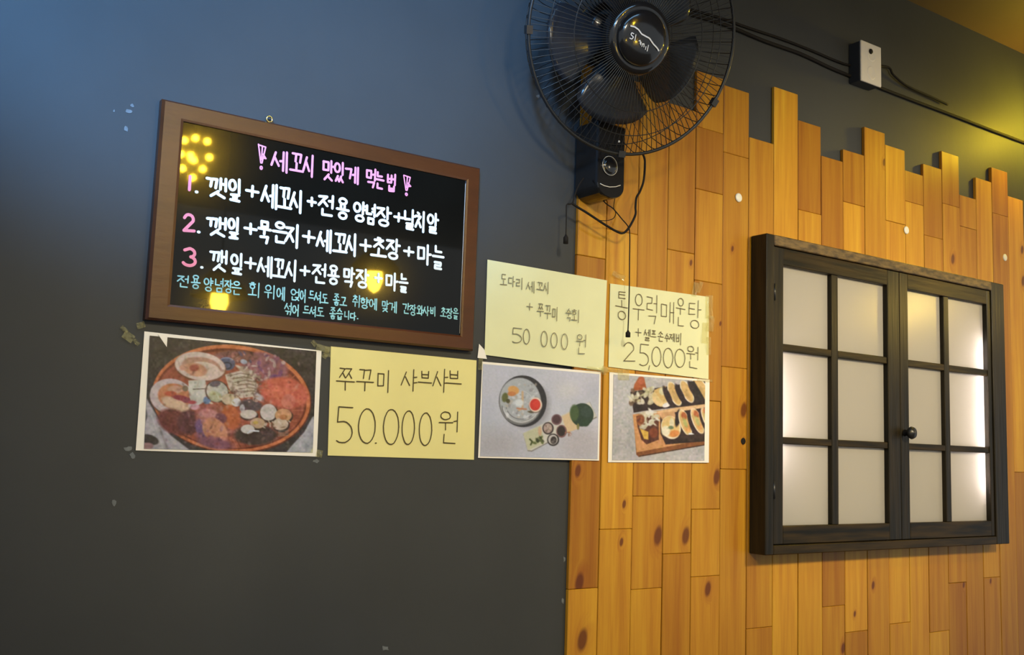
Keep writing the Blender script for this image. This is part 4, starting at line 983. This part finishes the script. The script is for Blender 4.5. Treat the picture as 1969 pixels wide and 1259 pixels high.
b = MB(); b.lathe(dc, (0, -1, 0), [(-0.002, 0.021), (0.001, 0.0215), (0.002, 0.0195), (0.001, 0.018), (0.004, 0.0165), (0.0055, 0.014), (0.0055, 0.0)], 40); fpart(b, 'dial', 'black')
b = MB(); b.tube([dc + Vector((0.0203 * math.cos(a), -0.0018, 0.0203 * math.sin(a))) for a in np.linspace(0, 2 * math.pi, 41)[:-1]], 0.0005, 5, closed=True)
b.tube([W(x, y, 0.0862) for x, y in [(1154, 353), (1162, 357), (1172, 359.5), (1184, 359), (1193, 356)]], 0.0009, 6); fpart(b, 'dial_marking', 'plastic_w', None, 'thin pale ring and arc printed around the dial')
b = MB(); b.lathe(W(1190, 272, 0.085), (0, -1, 0), [(0, 0.0024), (0.0015, 0.002), (0.002, 0)], 12); fpart(b, 'screw', 'logo')
b = MB(); tp = Vector(((XL + XR) / 2, -0.055, ZT - 0.015)); mc = ringC - fn * 0.12
b.tube([tp, tp + Vector((0, 0, 0.05)), tp.lerp(mc, 0.62) + Vector((0, 0.01, 0.0)), mc + Vector((0, 0.012, -0.03)), mc], [0.026, 0.026, 0.022, 0.022, 0.022], 16); fpart(b, 'neck', 'black_soft')
# cords
def smoothc(pts, n=6):
    P = [Vector(p) for p in pts]; out = []
    for i in range(len(P) - 1):
        p0, p1, p2, p3 = P[max(i - 1, 0)], P[i], P[i + 1], P[min(i + 2, len(P) - 1)]
        for k in range(n):
            t = k / n
            out.append(0.5 * ((2 * p1) + (-p0 + p2) * t + (2 * p0 - 5 * p1 + 4 * p2 - p3) * t * t + (-p0 + 3 * p1 - 3 * p2 + p3) * t ** 3))
    out.append(P[-1]); return out
def cord(pts, d, r):
    b = MB(); b.tube(smoothc([W(x, y, (d if not callable(d) else d(i / (len(pts) - 1)))) for i, (x, y) in enumerate(pts)]), r, 8); return b
fpart(cord([(1236, 296), (1240, 310), (1238, 345), (1231, 367), (1224, 380), (1222, 398), (1222, 412), (1214, 430), (1206, 442), (1198, 448), (1188, 446), (1165, 433), (1130, 410), (1112, 399), (1100, 391)], 0.055, 0.0025), 'power_cord', 'cord')
fpart(cord([(1122, 342), (1113, 356), (1106, 372), (1101, 390), (1092, 392)], 0.055, 0.0018), 'power_cord', 'cord')
fpart(cord([(1183, 378), (1180, 398), (1184, 410), (1179, 420), (1166, 424), (1150, 423), (1140, 418)], 0.045, 0.0009), 'power_cord', 'cord')
def pull(pts, d, bell):
    o = fpart(cord(pts, d, 0.0012), 'pull_cord', 'cord')
    c = W(*bell, d); b = MB(); b.lathe(c + Vector((0, 0, 0.010)), (0, 0, -1), [(0, 0.0018), (0.003, 0.003), (0.006, 0.0052), (0.019, 0.0052), (0.019, 0.0)], 14)
    k = b.build('cord_bell', M['cord'], o)
pull([(1092, 392), (1089, 396), (1089, 415), (1088.5, 440), (1088, 458)], 0.055, (1088, 460))
def pull2():
    pts = [(1148, 372), (1165, 391), (1179, 401), (1195, 420), (1208, 436), (1211, 452), (1210.5, 500), (1210, 560), (1208.5, 610), (1207.5, 636)]
    o = fpart(cord(pts, 0.055, 0.0013), 'pull_cord', 'cord'); c = W(1207.5, 641, 0.055); b = MB()
    b.lathe(c + Vector((0, 0, 0.007)), (0, 0, -1), [(0, 0.0018), (0.003, 0.003), (0.005, 0.0052), (0.015, 0.0052), (0.015, 0.0)], 14); b.build('cord_bell', M['cord'], o)
pull2()

# ------------------------------------------------------------------ cables and outlet
b = cord([(1175, -14), (1240, 6), (1330, 28), (1400, 50), (1470, 79), (1540, 104), (1600, 132), (1650, 152), (1700, 172), (1760, 195), (1830, 221), (1900, 248), (1975, 276), (2060, 308)], 0.0052, 0.0046)
tag(b.build('power_cable', M['cord']), 'long black cable running along the upper wall behind the fan, the lower of two', 'cable')
b = cord([(1225, -14), (1300, 10), (1380, 33), (1440, 54), (1500, 74), (1560, 97), (1610, 118), (1640, 126), (1704, 128), (1718, 144), (1744, 165), (1790, 186), (1822, 201)], lambda t: 0.0045 if t < 0.62 else 0.010, 0.0034)
tag(b.build('power_cable', M['cord']), 'upper black cable running from the fan to the white outlet and down past it', 'cable')
OD = 0.042
ox0 = (W(1657, 77, OD)[0] + W(1656, 154, OD)[0]) / 2; ox1 = (W(1696, 91, OD)[0] + W(1694, 167, OD)[0]) / 2
oz1 = (W(1657, 77, OD)[2] + W(1696, 91, OD)[2]) / 2; oz0 = (W(1656, 154, OD)[2] + W(1694, 167, OD)[2]) / 2
out_ = empty('wall_outlet', ((ox0 + ox1) / 2, 0, oz0)); oinv = Matrix.Translation(-Vector(((ox0 + ox1) / 2, 0, oz0)))
tag(out_, 'white double wall outlet on a dark box, high up right of the fan', 'outlet')
def opart(b, nm, m):
    o = b.build(nm, M[m], out_); o.matrix_parent_inverse = oinv; return o
M['navy'] = mat('dark_navy_box', (0.020, 0.024, 0.034), rough=0.5)  # dark navy colour for the sides of the outlet box
b = MB(); b.box((ox0 + 0.001, -OD + 0.006, oz0 + 0.001), (ox1 - 0.001, 0, oz1 - 0.001), 0.002); opart(b, 'back_box', 'navy')
b = MB(); b.box((ox0, -OD, oz0), (ox1, -OD + 0.0062, oz1), 0.002); opart(b, 'cover_plate', 'plastic_w')
for fz, mm in ((0.72, 'cord'), (0.27, 'plastic_w')):
    c = Vector(((ox0 + ox1) / 2, -OD, oz0 + (oz1 - oz0) * fz)); b = MB()
    b.lathe(c, (0, -1, 0), [(0, 0.019), (0.0006, 0.0185), (0.0010, 0.017), (0.0004, 0.014), (0.0004, 0.0)], 28); opart(b, 'socket', 'plastic_w')
b = MB(); cc = W(1674, 99, OD + 0.001); b.lathe(cc, (0, -1, 0.0), [(0, 0.0075), (0.003, 0.0065), (0.003, 0)], 14); opart(b, 'socket_hole_disc', 'cord')  # dark disc put where the upper socket has its hole

# ------------------------------------------------------------------ lamps of the room (seen as reflections and by their light)
def pendant(loc, label, power_mat, rb=0.026, hb=0.058, shade=True, rim=0.0):
    t = empty('pendant_lamp', loc); inv = Matrix.Translation(-Vector(loc)); tag(t, label, 'lamp', 'pendant lamps over the tables')
    b = MB(); prof = [(-hb, 0.0), (-hb * .8, rb * .6), (-hb * .3, rb), (hb * .2, rb * .9), (hb * .8, rb * .45), (hb, 0.0)]
    b.lathe(loc, (0, 0, 1), prof, 16); o = b.build('bulb', M[power_mat], t); o.matrix_parent_inverse = inv
    b = MB(); b.tube([Vector(loc) + Vector((0, 0, hb)), Vector((loc[0], loc[1], CEIL))], 0.003, 6); o = b.build('hanging_cord', M['cord'], t); o.matrix_parent_inverse = inv
    if shade:
        b = MB(); b.lathe(loc, (0, 0, 1), [(rim, 0.085), (rim + 0.03, 0.075), (rim + 0.09, 0.02), (rim + 0.10, 0.0)], 24); o = b.build('lamp_shade', M['shade'], t); o.matrix_parent_inverse = inv
    return t
def refl(x, y, t):
    h = W(x, y, 0.012 if x < 1400 else 0.058); d = (h - EYE); d /= d.y; return (h.x + d.x * t, -0.012 - t, h.z + d.z * t)
pendant(refl(420, 572, 1.30), 'warm pendant bulb nearest the blackboard', 'bulb', rim=0.0)
pendant(refl(718, 530, 1.25), 'warm pendant bulb facing the planks', 'bulb', rim=0.0)
pendant(refl(1741, 585, 0.85), 'warm pendant bulb hanging beyond the window', 'bulb_w', rb=0.02, hb=0.045, rim=0.0)
c = refl(372, 300, 2.3)
t = empty('cluster_lamp', c); inv = Matrix.Translation(-Vector(c)); tag(t, 'cluster lamp of small warm bulbs near the ceiling', 'lamp')
cd = (Vector(c) - W(372, 300, 0.012)).normalized(); ca = cd.cross(Vector((0, 0, 1))).normalized(); cb_ = cd.cross(ca)
for k in range(11):
    a = k * math.pi / 4; s = 0.016 if k > 7 else 0.060 + 0.008 * (k % 3)
    p = Vector(c) + ca * math.cos(a) * s * 0.85 + cb_ * math.sin(a) * s * 1.15; b = MB()
    b.lathe(p, (0, 0, 1), [(-0.012, 0), (-0.008, 0.009), (0, 0.012), (0.008, 0.009), (0.012, 0)], 10); o = b.build('bulb', M['bulb_c'], t); o.matrix_parent_inverse = inv
b = MB(); b.tube([Vector(c) + Vector((0, 0, 0.01)), Vector((c[0], c[1], CEIL))], 0.004, 6); o = b.build('hanging_cord', M['cord'], t); o.matrix_parent_inverse = inv

# cool glowing panel added out of view for blue highlights on the hub
pc = Vector((0.80, -1.05, CEIL - 0.001)); t = empty('added_cool_panel', pc); inv = Matrix.Translation(-pc)
tag(t, 'added unseen cool glowing panel on the ceiling, for blue highlights on the fan hub', 'added light')
M['panel'] = mat('cool_panel', (1, 1, 1), emit=(0.30, 0.62, 1.0), es=10)
b = MB(); b.box((pc.x - 0.55, pc.y - 0.16, CEIL - 0.03), (pc.x + 0.55, pc.y + 0.16, CEIL - 0.001)); o = b.build('housing', M['plastic_w'], t); o.matrix_parent_inverse = inv
b = MB(); b.box((pc.x - 0.52, pc.y - 0.13, CEIL - 0.034), (pc.x + 0.52, pc.y + 0.13, CEIL - 0.031)); o = b.build('diffuser', M['panel'], t); o.matrix_parent_inverse = inv
M['bulb_y'] = mat('yellow_bulb', (1, 0.8, 0.2), emit=(1.0, 0.72, 0.03), es=230)
# yellow wall lamp beyond the right end of the view
wl_ = Vector((3.16, -0.15, 2.26)); t = empty('wall_lamp', (wl_.x, 0, wl_.z)); inv = Matrix.Translation(-Vector((wl_.x, 0, wl_.z)))
tag(t, 'yellow wall lamp on a short arm past the last planks', 'lamp')
b = MB(); b.lathe((wl_.x + 0.35, 0, wl_.z + 0.13), (0, -1, 0), [(0, 0.0), (0, 0.04), (0.012, 0.04), (0.016, 0.0)], 20); o = b.build('wall_plate', M['shade'], t); o.matrix_parent_inverse = inv
b = MB(); b.tube([(wl_.x + 0.35, -0.016, wl_.z + 0.13), (wl_.x + 0.30, -0.15, wl_.z + 0.13), (wl_.x, -0.15, wl_.z + 0.13), (wl_.x, -0.15, wl_.z + 0.05)], 0.006, 8); o = b.build('arm', M['shade'], t); o.matrix_parent_inverse = inv
b = MB(); b.lathe(wl_, (0, 0, 1), [(-0.03, 0.0), (-0.02, 0.020), (0.0, 0.027), (0.02, 0.020), (0.048, 0.010), (0.05, 0.0)], 16); o = b.build('bulb', M['bulb_y'], t); o.matrix_parent_inverse = inv
